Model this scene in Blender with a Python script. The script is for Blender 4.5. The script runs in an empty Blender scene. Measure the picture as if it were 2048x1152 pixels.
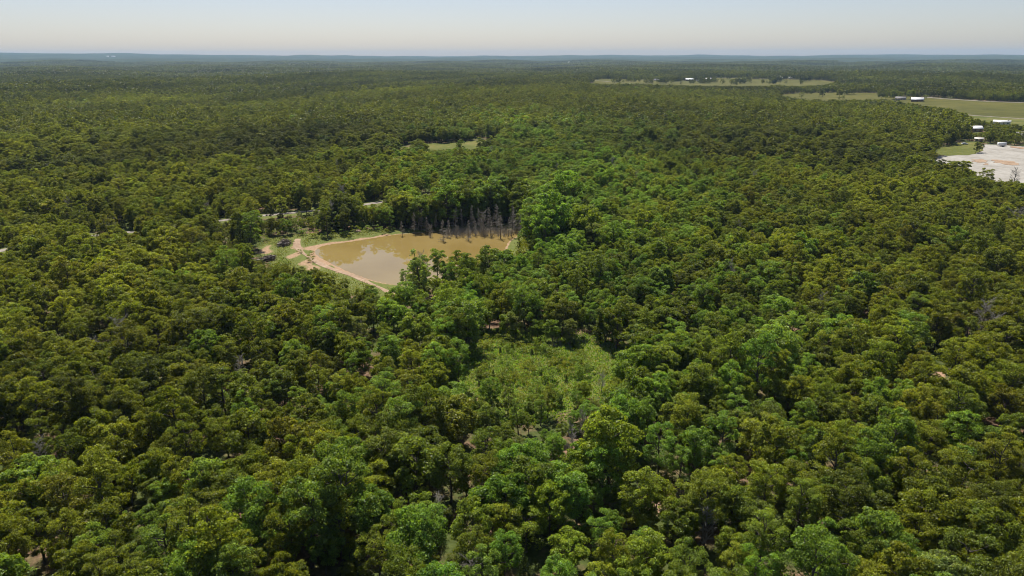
import bpy, math, random
import numpy as np
from mathutils import Vector, Matrix
from mathutils.geometry import delaunay_2d_cdt

# ------------------------------------------------------------------ camera, sky, sun, exposure
SC = bpy.context.scene
COL = SC.collection
R = math.radians
FPX, CAM_H, PITCH, ROLL = 1462.0, 60.0, R(17.61), R(-0.12)
cam_d = bpy.data.cameras.new('camera')
cam_d.sensor_width = 36.0
cam_d.lens = 36.0 * FPX / 2048.0
cam_d.clip_start, cam_d.clip_end = 1.0, 60000.0
cam = bpy.data.objects.new('camera', cam_d)
cam.location = (0, 0, CAM_H)
CAM_ROT = Matrix.Rotation(R(90) - PITCH, 3, 'X') @ Matrix.Rotation(ROLL, 3, 'Z')
cam.rotation_euler = CAM_ROT.to_euler()
COL.objects.link(cam)
SC.camera = cam

SUN_EL, SUN_AZ = 61.0, -14.0          # azimuth from +Y (view direction), negative = to the left
world = bpy.data.worlds.new('World')
SC.world = world
world.use_nodes = True
wn = world.node_tree
bg = wn.nodes['Background']
sky = wn.nodes.new('ShaderNodeTexSky')
sky.sky_type = 'NISHITA'
sky.sun_disc = False
sky.sun_elevation = R(SUN_EL)
sky.sun_rotation = R(SUN_AZ)
sky.altitude = 0.0
sky.air_density = 0.8
sky.dust_density = 0.75
sky.ozone_density = 1.0
wb = wn.nodes.new('ShaderNodeMix')                 # white balance of the whole sky
wb.data_type, wb.blend_type = 'RGBA', 'MULTIPLY'
wb.inputs['Factor'].default_value = 1.0
wb.inputs[7].default_value = (1.055, 0.98, 1.0, 1)
wn.links.new(sky.outputs['Color'], wb.inputs[6])
wn.links.new(wb.outputs[2], bg.inputs['Color'])
bg.inputs['Strength'].default_value = 0.075
sun_d = bpy.data.lights.new('sun', 'SUN')
sun_d.energy = 5.0
sun_d.angle = R(0.53)
sun_d.color = (1.0, 0.955, 0.87)
sun = bpy.data.objects.new('sun', sun_d)
sdir = Vector((math.sin(R(SUN_AZ)) * math.cos(R(SUN_EL)), math.cos(R(SUN_AZ)) * math.cos(R(SUN_EL)), math.sin(R(SUN_EL))))
sun.rotation_euler = sdir.to_track_quat('Z', 'Y').to_euler()
sun.location = sdir * 500
COL.objects.link(sun)
SC.view_settings.view_transform = 'Standard'
SC.view_settings.look = 'None'
SC.view_settings.exposure = 0.5
SC.view_settings.gamma = 1.0
SC.view_settings.use_curve_mapping = False
cy = SC.cycles
cy.use_denoising = True
cy.pixel_filter_type = 'BLACKMAN_HARRIS'
cy.filter_width = 1.05
cy.max_bounces = 5
cy.use_adaptive_sampling = True
cy.adaptive_threshold = 0.02
cy.diffuse_bounces = 4
cy.glossy_bounces = 2
cy.transmission_bounces = 3
cy.transparent_max_bounces = 4
cy.volume_bounces = 0
cy.caustics_reflective = False
cy.caustics_refractive = False

rng = np.random.default_rng(7)
rnd = random.Random(11)

# ------------------------------------------------------------------ terrain height
def sstep(a, b, v):
    t = np.clip((np.asarray(v, float) - a) / (b - a), 0, 1)
    return t * t * (3 - 2 * t)

def waves(x, y, lam, seed, n=5):
    g = np.random.default_rng(seed)
    s = 0.0
    for _ in range(n):
        a, p, l = g.uniform(0, 2 * math.pi), g.uniform(0, 6.28), lam * g.uniform(0.7, 1.5)
        s = s + np.sin((x * math.cos(a) + y * math.sin(a)) * 2 * math.pi / l + p)
    return s / math.sqrt(n)

def seg_dist(px, py, a, b):
    ax, ay, bx, by = a[0], a[1], b[0], b[1]
    dx, dy = bx - ax, by - ay
    t = np.clip(((px - ax) * dx + (py - ay) * dy) / (dx * dx + dy * dy + 1e-9), 0, 1)
    return np.hypot(px - ax - t * dx, py - ay - t * dy)

def poly_sd(px, py, poly):
    """signed distance, negative inside"""
    px, py = np.asarray(px, float), np.asarray(py, float)
    d = np.full(px.shape, 1e9)
    ins = np.zeros(px.shape, bool)
    n = len(poly)
    for i in range(n):
        a, b = poly[i], poly[(i + 1) % n]
        d = np.minimum(d, seg_dist(px, py, a, b))
        if a[1] != b[1]:
            c = ((a[1] > py) != (b[1] > py)) & (px < (b[0] - a[0]) * (py - a[1]) / (b[1] - a[1]) + a[0])
            ins ^= c
    return np.where(ins, -d, d)

def line_dist(px, py, pts):
    d = np.full(np.shape(px), 1e9)
    for a, b in zip(pts[:-1], pts[1:]):
        d = np.minimum(d, seg_dist(px, py, a, b))
    return d

def hills(x, y):
    x, y = np.asarray(x, float), np.asarray(y, float)
    r = np.hypot(x, y)
    z = sstep(300, 800, r) * 4.2 * waves(x, y, 620, 3)
    z = z + sstep(1400, 3000, r) * 6.0 * waves(x, y, 1500, 5)
    az = np.arctan2(x, np.maximum(y, 1.0))
    left = sstep(-0.10, -0.62, az)
    z = z + sstep(4500, 9000, r) * (12 + 7 * waves(x, y, 2600, 8) + 22 * left)
    z = z + sstep(9000, 13500, r) * (34 + 8 * waves(x, y, 3300, 9) + 30 * left)
    return z

PX_CACHE = {}
def ray(px, py):
    return CAM_ROT @ Vector(((px - 1024) / FPX, (576 - py) / FPX, -1.0))

def at(px, py):
    """plan position of the ground seen at a place in the photograph"""
    d = ray(px, py)
    t = np.concatenate([np.arange(40, 1500, 2.0), np.arange(1500, 16000, 10.0)])
    x, y, z = d.x * t, d.y * t, CAM_H + d.z * t
    f = z - hills(x, y)
    i = int(np.argmax(f < 0)) if (f < 0).any() else len(t) - 1
    k = 0.0 if i == 0 else f[i - 1] / (f[i - 1] - f[i] + 1e-9)
    tt = t[max(i - 1, 0)] + (t[i] - t[max(i - 1, 0)]) * k
    return (d.x * tt, d.y * tt)

def path(pts):
    return [at(*p) for p in pts]

def smooth(poly, closed=True, it=2):
    for _ in range(it):
        out = []
        n = len(poly)
        rngi = range(n) if closed else range(n - 1)
        if not closed:
            out.append(poly[0])
        for i in rngi:
            a, b = poly[i], poly[(i + 1) % n]
            out += [(a[0] * .75 + b[0] * .25, a[1] * .75 + b[1] * .25), (a[0] * .25 + b[0] * .75, a[1] * .25 + b[1] * .75)]
        if not closed:
            out.append(poly[-1])
        poly = out
    return poly

def rough(poly, amp, seed, step):
    g = np.random.default_rng(seed)
    out = []
    n = len(poly)
    for i in range(n):
        a, b = np.array(poly[i]), np.array(poly[(i + 1) % n])
        m = max(1, int(np.hypot(*(b - a)) / step))
        out += [tuple(a + (b - a) * k / m) for k in range(m)]
    P = np.array(out)
    d = P - P.mean(0)
    d /= np.hypot(d[:, 0], d[:, 1])[:, None] + 1e-9
    P = P + d * (amp * (waves(P[:, 0], P[:, 1], step * 4, seed, 5) + g.normal(0, .35, len(P))))[:, None]
    return [tuple(p) for p in P]

# ------------------------------------------------------------------ plan of the place
POND = smooth(path([(628, 500), (645, 488), (700, 481), (745, 474), (785, 467), (830, 464), (880, 459), (930, 455), (985, 453), (1030, 458),
                    (1044, 466), (1020, 474), (1010, 490), (1004, 512), (980, 535), (920, 553), (850, 564), (790, 566), (745, 557), (705, 543), (670, 527), (640, 512)]))
WATER_Z = -0.55
BANK_CLEAR = smooth(path([(512, 492), (540, 474), (600, 468), (680, 466), (740, 458), (800, 458), (840, 458), (760, 490), (700, 500), (720, 540), (800, 582), (815, 605), (760, 612), (690, 580),
                          (640, 560), (600, 550), (560, 540), (530, 530), (508, 510)]))
GRASS_R = smooth(path([(1008, 474), (1040, 466), (1058, 472), (1062, 490), (1058, 520), (1030, 545), (990, 545), (1000, 510)]))
DIRT = [smooth(path(p)) for p in (
    [(517, 500), (530, 491), (548, 492), (544, 507), (525, 512)],
    [(588, 480), (600, 490), (608, 502), (590, 520), (575, 515), (585, 500)],
    [(600, 515), (620, 510), (650, 540), (628, 545), (600, 535)])]
TRACK = smooth(path([(596, 478), (592, 488), (600, 500), (622, 517), (652, 532), (690, 544), (715, 551), (760, 575), (790, 595)]), False)
ROAD = smooth(path([(-260, 545), (-120, 522), (0, 503), (60, 488), (130, 476), (195, 471), (265, 464), (330, 457), (440, 441), (540, 430), (600, 424), (660, 419), (720, 411), (770, 403), (870, 388), (960, 376), (1040, 366), (1120, 357)]), False)
MEADOW = smooth(path([(940, 712), (958, 692), (990, 680), (1100, 678), (1170, 690), (1225, 712), (1215, 750), (1150, 790), (1060, 812), (1000, 812), (960, 785), (932, 750)]))
SPOTS = [smooth(path(p)) for p in (
    [(200, 692), (222, 688), (228, 710), (222, 730), (205, 722)], [(448, 995), (470, 985), (478, 1010), (455, 1020)], [(415, 965), (432, 962), (432, 985), (418, 985)],
    [(1850, 735), (1880, 735), (1885, 765), (1855, 765)], [(1303, 1006), (1320, 1005), (1320, 1026), (1304, 1027)])]
FIELDS = [path(p) for p in (
    [(795, 299), (830, 290), (900, 285), (975, 280), (1010, 279), (1000, 292), (960, 304), (900, 307), (830, 309)],
    [(1180, 157), (1230, 158), (1290, 159), (1345, 161), (1400, 162), (1430, 156), (1500, 155), (1500, 180), (1440, 179), (1360, 177), (1290, 176), (1225, 176), (1185, 170)],
    [(1430, 156), (1500, 157.5), (1570, 158.5), (1640, 161), (1668, 164), (1650, 177), (1560, 181), (1500, 180)],
    [(1563, 190), (1600, 186.5), (1680, 185), (1755, 187), (1770, 190), (1795, 199), (1750, 212), (1650, 213), (1590, 210)],
    [(1800, 192), (1870, 196), (1960, 202), (2060, 204), (2300, 208), (2330, 247), (2060, 238), (1990, 234), (1930, 232), (1890, 228), (1845, 225), (1790, 216)],
    [(1930, 231), (2060, 239), (2330, 249), (2300, 280), (2060, 264), (2010, 262), (1950, 250)],
    [(1335, 142.5), (1395, 143.3), (1420, 145.5), (1340, 145)], [(1660, 125.6), (1720, 126), (1715, 128), (1665, 127.6)], [(1840, 153.2), (1900, 153.8), (1895, 156.4), (1845, 155.8)],
    [(1035, 144), (1110, 145), (1105, 148), (1040, 146.5)])]
LOT = smooth(path([(1868, 313), (1905, 310), (1950, 307), (1966, 303), (1966, 293), (1963, 289), (2000, 290), (2050, 294), (2200, 300), (2240, 385), (2048, 392), (1985, 392), (1945, 384), (1925, 366), (1905, 345), (1885, 330), (1866, 322)]), True, 1)
LOT_GRASS = smooth(path([(1872, 310), (1880, 296), (1898, 289), (1928, 285), (1962, 284), (1966, 293), (1968, 303), (1945, 309), (1905, 312)]), True, 1)
LOT_DIRT = [smooth(path(p)) for p in ([(1944, 320), (1970, 319), (1976, 324), (1965, 326), (1946, 324)], [(1982, 319), (2010, 321), (2035, 326), (2042, 332), (2012, 330), (1992, 325)], [(1968, 327), (1978, 327), (1977, 330), (1970, 330)],
                                      [(2010, 292), (2055, 295), (2060, 300), (2030, 297)])]
FARM_ROADS = [smooth(path(p), False, 1) for p in ([(1176, 160.5), (1200, 162), (1224, 164.5)], [(1848, 194.5), (1880, 197.5), (1940, 201.5), (2000, 204.5), (2120, 208)],
                                                  [(1925, 229.5), (1960, 232.5), (2000, 235), (2050, 238.5), (2250, 247)], [(2028, 252), (2048, 254), (2150, 259)])]

LOT_GRASS = rough(LOT_GRASS, 1.6, 5, 3.0)
LOT_DIRT = [rough(p, 1.3, 20 + i, 1.5) for i, p in enumerate(LOT_DIRT)]
FIELDS = [rough(p, 2.0 if i in (0, 5) else 5.0, 40 + i, 8.0 if i in (0, 5) else 25.0) for i, p in enumerate(FIELDS)]

def terrain(x, y):
    x, y = np.asarray(x, float), np.asarray(y, float)
    z = hills(x, y)
    near = (np.abs(x) < 140) & (y > 130) & (y < 330)
    if near.any():
        sd = np.full(x.shape, 50.0)
        sd[near] = poly_sd(x[near], y[near], POND)
        w = 0.5 * waves(x, y, 14, 31, 6)
        dip = np.where(sd < 0, WATER_Z + np.maximum(sd * 0.25, -2.0), WATER_Z * (1 - sstep(0, 7, sd)))
        z = z + np.where(sd < 30, dip, 0)
    return z

def tz(x, y):
    return float(terrain(np.array([x]), np.array([y]))[0])

# ------------------------------------------------------------------ materials
def new_mat(name):
    m = bpy.data.materials.new(name)
    m.use_nodes = True
    nt = m.node_tree
    return m, nt, nt.nodes['Principled BSDF'], nt.nodes['Material Output']

def N(nt, t, **kw):
    n = nt.nodes.new(t)
    for k, v in kw.items():
        setattr(n, k, v)
    return n

def noise(nt, scale, detail=4, rough=0.6, coord=None):
    n = N(nt, 'ShaderNodeTexNoise')
    n.inputs['Scale'].default_value = scale
    n.inputs['Detail'].default_value = detail
    n.inputs['Roughness'].default_value = rough
    if coord is not None:
        nt.links.new(coord, n.inputs['Vector'])
    return n

def ramp(nt, fac, stops):
    r = N(nt, 'ShaderNodeValToRGB')
    el = r.color_ramp.elements
    while len(el) < len(stops):
        el.new(0.5)
    for e, (p, c) in zip(el, stops):
        e.position = p
        e.color = (*c, 1)
    nt.links.new(fac, r.inputs['Fac'])
    return r

def mix(nt, fac, a, b, mode='MIX'):
    m = N(nt, 'ShaderNodeMix', data_type='RGBA', blend_type=mode)
    for s, v in (('Factor', fac), ('A', a), ('B', b)):
        sock = [i for i in m.inputs if i.name == s and (i.type == 'RGBA' or s == 'Factor') and i.enabled][0]
        if isinstance(v, (int, float)):
            sock.default_value = v
        elif isinstance(v, tuple):
            sock.default_value = (*v, 1)
        else:
            nt.links.new(v, sock)
    return [o for o in m.outputs if o.type == 'RGBA'][0]

def plain(name, col, rough=0.7, var=0.12, scale=2.0, metal=0.0):
    m, nt, p, o = new_mat(name)
    tc = N(nt, 'ShaderNodeTexCoord')
    n = noise(nt, scale, 5, 0.6, tc.outputs['Object'])
    r = ramp(nt, n.outputs['Fac'], [(0.3, tuple(c * (1 - var) for c in col)), (0.7, tuple(min(1, c * (1 + var)) for c in col))])
    nt.links.new(r.outputs['Color'], p.inputs['Base Color'])
    p.inputs['Roughness'].default_value = rough
    p.inputs['Metallic'].default_value = metal
    return m

def leaf_mat(name, default=None):
    m, nt, p, out = new_mat(name)
    at_ = N(nt, 'ShaderNodeAttribute', attribute_type='INSTANCER', attribute_name='tint')
    lv = N(nt, 'ShaderNodeAttribute', attribute_type='GEOMETRY', attribute_name='leafvar')
    base = at_.outputs['Color']
    if default:
        rgb = N(nt, 'ShaderNodeRGB')
        rgb.outputs[0].default_value = (*default, 1)
        base = rgb.outputs[0]
    col = mix(nt, 1.0, base, lv.outputs['Color'], 'MULTIPLY')
    nt.links.new(col, p.inputs['Base Color'])
    p.inputs['Roughness'].default_value = 0.42
    p.inputs['Specular IOR Level'].default_value = 0.18
    tr = N(nt, 'ShaderNodeBsdfTranslucent')
    tcol = mix(nt, 1.0, col, (2.1, 1.95, 0.5), 'MULTIPLY')
    nt.links.new(tcol, tr.inputs['Color'])
    ms = N(nt, 'ShaderNodeMixShader')
    ms.inputs['Fac'].default_value = 0.42
    nt.links.new(p.outputs['BSDF'], ms.inputs[1])
    nt.links.new(tr.outputs['BSDF'], ms.inputs[2])
    nt.links.new(ms.outputs['Shader'], out.inputs['Surface'])
    return m

M_LEAF = leaf_mat('foliage')
M_BARK = plain('bark', (0.085, 0.07, 0.055), 0.9, 0.35, 3.0)
M_DEAD = plain('dead_wood', (0.16, 0.13, 0.10), 0.9, 0.3, 2.0)
M_TWIG = plain('dead_twigs', (0.27, 0.245, 0.21), 0.9, 0.25, 2.0)

def terrain_mat():
    m, nt, p, out = new_mat('ground')
    geo = N(nt, 'ShaderNodeNewGeometry')
    pos = geo.outputs['Position']
    z = N(nt, 'ShaderNodeAttribute', attribute_name='zone')      # r grass, g dirt, b far canopy
    sep = N(nt, 'ShaderNodeSeparateColor')
    nt.links.new(z.outputs['Color'], sep.inputs['Color'])
    n1 = noise(nt, 0.9, 6, 0.65, pos)
    n2 = noise(nt, 0.12, 4, 0.6, pos)
    litter = ramp(nt, n1.outputs['Fac'], [(0.3, (0.07, 0.045, 0.028)), (0.5, (0.15, 0.095, 0.06)), (0.72, (0.30, 0.19, 0.12))]).outputs['Color']
    under = ramp(nt, n1.outputs['Fac'], [(0.3, (0.035, 0.05, 0.012)), (0.7, (0.09, 0.11, 0.03))]).outputs['Color']
    f2 = ramp(nt, n2.outputs['Fac'], [(0.40, (0, 0, 0)), (0.54, (1, 1, 1))]).outputs['Color']
    floor = mix(nt, f2, litter, under)
    grass = ramp(nt, n1.outputs['Fac'], [(0.28, (0.08, 0.10, 0.024)), (0.5, (0.115, 0.135, 0.032)), (0.75, (0.18, 0.165, 0.065))]).outputs['Color']
    n3 = noise(nt, 1.6, 6, 0.7, pos)
    dirt = ramp(nt, n3.outputs['Fac'], [(0.3, (0.24, 0.15, 0.085)), (0.7, (0.40, 0.27, 0.175))]).outputs['Color']
    # ragged edges
    def edge(ch):
        a = N(nt, 'ShaderNodeMath', operation='MULTIPLY_ADD')
        nt.links.new(n3.outputs['Fac'], a.inputs[0])
        a.inputs[1].default_value = 0.7
        a.inputs[2].default_value = -0.35
        b = N(nt, 'ShaderNodeMath', operation='ADD')
        nt.links.new(sep.outputs[ch], b.inputs[0])
        nt.links.new(a.outputs[0], b.inputs[1])
        return ramp(nt, b.outputs[0], [(0.38, (0, 0, 0)), (0.62, (1, 1, 1))]).outputs['Color']
    c = mix(nt, edge('Red'), floor, grass)
    c = mix(nt, edge('Green'), c, dirt)
    n4 = noise(nt, 0.006, 8, 0.75, pos)
    far = ramp(nt, n4.outputs['Fac'], [(0.35, (0.018, 0.028, 0.010)), (0.5, (0.035, 0.047, 0.016)), (0.68, (0.07, 0.08, 0.03))]).outputs['Color']
    c = mix(nt, sep.outputs['Blue'], c, far)
    nt.links.new(c, p.inputs['Base Color'])
    p.inputs['Roughness'].default_value = 0.95
    p.inputs['Specular IOR Level'].default_value = 0.1
    bp = N(nt, 'ShaderNodeBump')
    bp.inputs['Strength'].default_value = 0.6
    bp.inputs['Distance'].default_value = 0.25
    nt.links.new(n1.outputs['Fac'], bp.inputs['Height'])
    nt.links.new(bp.outputs['Normal'], p.inputs['Normal'])
    return m

def ground_mat(name, lo, mid, hi, s1=0.25, s2=0.02, stripes=False, bump=0.3):
    m, nt, p, out = new_mat(name)
    geo = N(nt, 'ShaderNodeNewGeometry')
    pos = geo.outputs['Position']
    n1 = noise(nt, s1, 6, 0.7, pos)
    n2 = noise(nt, s2, 4, 0.6, pos)
    a = N(nt, 'ShaderNodeMath', operation='ADD')
    nt.links.new(n1.outputs['Fac'], a.inputs[0])
    nt.links.new(n2.outputs['Fac'], a.inputs[1])
    h = N(nt, 'ShaderNodeMath', operation='MULTIPLY')
    nt.links.new(a.outputs[0], h.inputs[0])
    h.inputs[1].default_value = 0.5
    c = ramp(nt, h.outputs[0], [(0.36, lo), (0.5, mid), (0.64, hi)]).outputs['Color']
    nt.links.new(c, p.inputs['Base Color'])
    p.inputs['Roughness'].default_value = 0.95
    p.inputs['Specular IOR Level'].default_value = 0.1
    bp = N(nt, 'ShaderNodeBump')
    bp.inputs['Strength'].default_value = bump
    bp.inputs['Distance'].default_value = 0.1
    nt.links.new(n1.outputs['Fac'], bp.inputs['Height'])
    nt.links.new(bp.outputs['Normal'], p.inputs['Normal'])
    return m

M_GROUND = terrain_mat()
M_FIELD = ground_mat('pasture', (0.056, 0.058, 0.010), (0.088, 0.085, 0.016), (0.125, 0.110, 0.028), 0.05, 0.008)
M_FIELD2 = ground_mat('green_pasture', (0.07, 0.082, 0.016), (0.105, 0.115, 0.024), (0.19, 0.155, 0.055), 0.2, 0.03)
M_GRAVEL = ground_mat('pale_gravel', (0.225, 0.205, 0.175), (0.31, 0.29, 0.255), (0.39, 0.368, 0.33), 0.3, 0.045)
M_ROADG = ground_mat('road_gravel', (0.18, 0.155, 0.125), (0.25, 0.22, 0.185), (0.32, 0.285, 0.25), 0.8, 0.1)
M_DIRT = ground_mat('red_dirt', (0.21, 0.14, 0.085), (0.30, 0.21, 0.14), (0.40, 0.295, 0.21), 1.2, 0.15, bump=0.8)

def water_mat():
    m, nt, p, out = new_mat('muddy_water')
    geo = N(nt, 'ShaderNodeNewGeometry')
    n = noise(nt, 0.05, 3, 0.5, geo.outputs['Position'])
    c = ramp(nt, n.outputs['Fac'], [(0.35, (0.215, 0.15, 0.046)), (0.65, (0.25, 0.18, 0.062))]).outputs['Color']
    nt.links.new(c, p.inputs['Base Color'])
    p.inputs['Roughness'].default_value = 0.02
    p.inputs['IOR'].default_value = 1.45
    w = noise(nt, 0.7, 2, 0.5, geo.outputs['Position'])
    bp = N(nt, 'ShaderNodeBump')
    bp.inputs['Strength'].default_value = 0.12
    bp.inputs['Distance'].default_value = 0.02
    nt.links.new(w.outputs['Fac'], bp.inputs['Height'])
    nt.links.new(bp.outputs['Normal'], p.inputs['Normal'])
    return m
M_WATER = water_mat()

# ------------------------------------------------------------------ mesh helpers
def mesh_np(name, V, F, mats, smooth_=False, midx=None):
    """V (n,3), F list of (m,k) arrays or one array"""
    me = bpy.data.meshes.new(name)
    if isinstance(F, np.ndarray):
        F = [F]
    F = [f for f in F if len(f)]
    nl = sum(f.size for f in F)
    nf = sum(len(f) for f in F)
    me.vertices.add(len(V))
    me.vertices.foreach_set('co', np.ascontiguousarray(V, np.float32).ravel())
    me.loops.add(nl)
    me.loops.foreach_set('vertex_index', np.concatenate([f.ravel() for f in F]).astype(np.int32))
    me.polygons.add(nf)
    tot = np.concatenate([np.full(len(f), f.shape[1]) for f in F]).astype(np.int32)
    st = np.concatenate([[0], np.cumsum(tot)[:-1]]).astype(np.int32)
    me.polygons.foreach_set('loop_start', st)
    me.polygons.foreach_set('loop_total', tot)
    if midx is not None:
        me.polygons.foreach_set('material_index', np.asarray(midx, np.int32))
    if smooth_:
        me.polygons.foreach_set('use_smooth', np.ones(nf, bool))
    for m in mats:
        me.materials.append(m)
    me.update(calc_edges=True)
    return me

def put(name, me, parent=None, loc=None, **props):
    o = bpy.data.objects.new(name, me)
    COL.objects.link(o)
    if parent is not None:
        o.parent = parent
    if loc is not None:
        o.location = loc
    for k, v in props.items():
        o[k] = v
    return o

def root(name, loc, rz=0, label=None, cat=None, group=None):
    o = bpy.data.objects.new(name, None)
    o.empty_display_size = 0.5
    COL.objects.link(o)
    o.location = loc
    o.rotation_euler = (0, 0, rz)
    if label:
        o['label'] = label
    if cat:
        o['category'] = cat
    if group:
        o['group'] = group
    return o

class MB:
    """collects pieces of one part"""
    def __init__(s):
        s.v, s.q, s.t, s.n = [], [], [], 0
    def add(s, V, Q=None, T=None):
        V = np.asarray(V, float)
        s.v.append(V)
        if Q is not None and len(Q):
            s.q.append(np.asarray(Q, int) + s.n)
        if T is not None and len(T):
            s.t.append(np.asarray(T, int) + s.n)
        s.n += len(V)
    def box(s, a, b):
        x0, y0, z0 = a
        x1, y1, z1 = b
        V = [(x0, y0, z0), (x1, y0, z0), (x1, y1, z0), (x0, y1, z0), (x0, y0, z1), (x1, y0, z1), (x1, y1, z1), (x0, y1, z1)]
        s.add(V, [(0, 3, 2, 1), (4, 5, 6, 7), (0, 1, 5, 4), (1, 2, 6, 5), (2, 3, 7, 6), (3, 0, 4, 7)])
    def tube(s, pts, rad, n=5):
        pts = np.asarray(pts, float)
        m = len(pts)
        rad = np.broadcast_to(np.asarray(rad, float), (m,))
        d = np.gradient(pts, axis=0)
        d /= np.linalg.norm(d, axis=1, keepdims=True) + 1e-9
        ref = np.where(np.abs(d[:, 2:3]) > 0.9, np.array([[1.0, 0, 0]]), np.array([[0, 0, 1.0]]))
        u = np.cross(d, ref)
        u /= np.linalg.norm(u, axis=1, keepdims=True) + 1e-9
        w = np.cross(d, u)
        a = np.linspace(0, 2 * math.pi, n, endpoint=False)
        V = pts[:, None, :] + rad[:, None, None] * (np.cos(a)[None, :, None] * u[:, None, :] + np.sin(a)[None, :, None] * w[:, None, :])
        i = np.arange(m - 1)[:, None] * n
        j = np.arange(n)[None, :]
        k = (j + 1) % n
        Q = np.stack([i + j, i + k, i + n + k, i + n + j], -1).reshape(-1, 4)
        s.add(V.reshape(-1, 3), Q)
    def prism(s, prof, y0, y1):
        """profile in xz extruded along y"""
        n = len(prof)
        V = [(x, y0, z) for x, z in prof] + [(x, y1, z) for x, z in prof]
        Q = [(i, (i + 1) % n, n + (i + 1) % n, n + i) for i in range(n)]
        T = [(0, i + 1, i) for i in range(1, n - 1)] + [(n, n + i, n + i + 1) for i in range(1, n - 1)]
        s.add(V, Q, T)
    def disc_wheel(s, c, r, w, n=14):
        a = np.linspace(0, 2 * math.pi, n, endpoint=False)
        prof = [(c[0] + r * math.cos(t), c[2] + r * math.sin(t)) for t in a]
        s.prism(prof, c[1] - w / 2, c[1] + w / 2)
    def arrays(s):
        V = np.concatenate(s.v) if s.v else np.zeros((0, 3))
        F = []
        if s.q:
            F.append(np.concatenate(s.q))
        if s.t:
            F.append(np.concatenate(s.t))
        return V, F
    def mesh(s, name, mats, smooth_=False):
        V, F = s.arrays()
        return mesh_np(name, V, F, mats if isinstance(mats, list) else [mats], smooth_)

# ------------------------------------------------------------------ terrain sheet
def build_terrain():
    ang = np.radians(np.concatenate([np.linspace(-180, -60, 20, endpoint=False), np.linspace(-60, -47, 14, endpoint=False), np.linspace(-47, 47, 720, endpoint=False),
                                     np.linspace(47, 60, 14, endpoint=False), np.linspace(60, 180, 21)]))[:-1]
    rad = np.concatenate([np.linspace(4, 56, 8, endpoint=False), np.arange(56, 320, 1.3), np.arange(320, 700, 4), np.arange(700, 2600, 14), np.geomspace(2600, 16000, 60)])
    A, Rr = np.meshgrid(ang, rad)
    X, Y = (np.sin(A) * Rr).ravel(), (np.cos(A) * Rr).ravel()
    Z = terrain(X, Y)
    r = np.hypot(X, Y)
    canopy = sstep(5200, 6400, r)
    Z = Z + canopy * 9.0
    zone = np.zeros((len(X), 4), np.float32)
    zone[:, 3] = 1
    zone[:, 2] = canopy
    near = np.where((np.abs(X) < 190) & (Y > 50) & (Y < 330))[0]
    x, y = X[near], Y[near]
    wob = 1.6 * waves(x, y, 9, 41, 6)
    sdp = poly_sd(x, y, POND)
    g = np.maximum(1 - sstep(-2.5, 2.5, poly_sd(x, y, BANK_CLEAR) + wob), 1 - sstep(-2, 2, poly_sd(x, y, GRASS_R) + wob))
    g = np.maximum(g, 1 - sstep(3, 9, sdp + wob))
    g = np.maximum(g, 1 - sstep(2, 6, poly_sd(x, y, MEADOW) + wob))
    g = np.maximum(g, 0.9 * (1 - sstep(3, 8, line_dist(x, y, ROAD) + wob)))
    d = np.zeros(len(x))
    side = sstep(-38, -48, x)            # the bare bank lies at the dam end
    d = np.maximum(d, (1 - sstep(0.8, 4.2, sdp + wob)) * side)
    d = np.maximum(d, 0.75 * (1 - sstep(0.5, 1.6, sdp)))
    for P in DIRT:
        d = np.maximum(d, 0.62 * (1 - sstep(-2, 2, poly_sd(x, y, P) + wob)))
    for P in SPOTS:
        d = np.maximum(d, 1.0 - sstep(-1, 1.5, poly_sd(x, y, P) + wob * .4))
    zone[near, 0], zone[near, 1] = g, d
    n_a, n_r = len(ang), len(rad)
    i = np.arange(n_r - 1)[:, None] * n_a
    j = np.arange(n_a)[None, :]
    k = (j + 1) % n_a
    Q = np.stack([i + j, i + k, i + n_a + k, i + n_a + j], -1).reshape(-1, 4)[:, ::-1]
    V = np.stack([X, Y, Z], 1)
    c = len(V)
    V = np.vstack([V, [[0, 0, 0]]])
    zone = np.vstack([zone, [[0, 0, 0, 1]]])
    T = np.stack([np.full(n_a, c), (np.arange(n_a) + 1) % n_a, np.arange(n_a)], 1)
    me = mesh_np('terrain', V, [Q, T], [M_GROUND], True)
    at_ = me.attributes.new('zone', 'FLOAT_COLOR', 'POINT')
    at_.data.foreach_set('color', zone.astype(np.float32).ravel())
    put('terrain', me, kind='structure', label='forest floor of brown leaf litter rolling away to the horizon')
build_terrain()

def sheet(name, poly, mat, lift, grid, label):
    xs, ys = [p[0] for p in poly], [p[1] for p in poly]
    pts = [Vector(p) for p in poly]
    n = len(poly)
    gx, gy = np.meshgrid(np.arange(min(xs), max(xs), grid), np.arange(min(ys), max(ys), grid))
    gx, gy = gx.ravel(), gy.ravel()
    ins = poly_sd(gx, gy, poly) < -grid * 0.35
    pts += [Vector((a, b)) for a, b in zip(gx[ins], gy[ins])]
    v, e, f, *_ = delaunay_2d_cdt(pts, [(i, (i + 1) % n) for i in range(n)], [], 1, 1e-4)
    x = np.array([p.x for p in v])
    y = np.array([p.y for p in v])
    V = np.stack([x, y, terrain(x, y) + lift], 1)
    T = np.array([t for t in f if len(t) == 3], int)
    a, b, c_ = V[T[:, 0]], V[T[:, 1]], V[T[:, 2]]
    up = ((b - a)[:, 0] * (c_ - a)[:, 1] - (b - a)[:, 1] * (c_ - a)[:, 0]) < 0
    T[up] = T[up][:, ::-1]
    return put(name, mesh_np(name, V, T, [mat], True), kind='structure', label=label)

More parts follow.
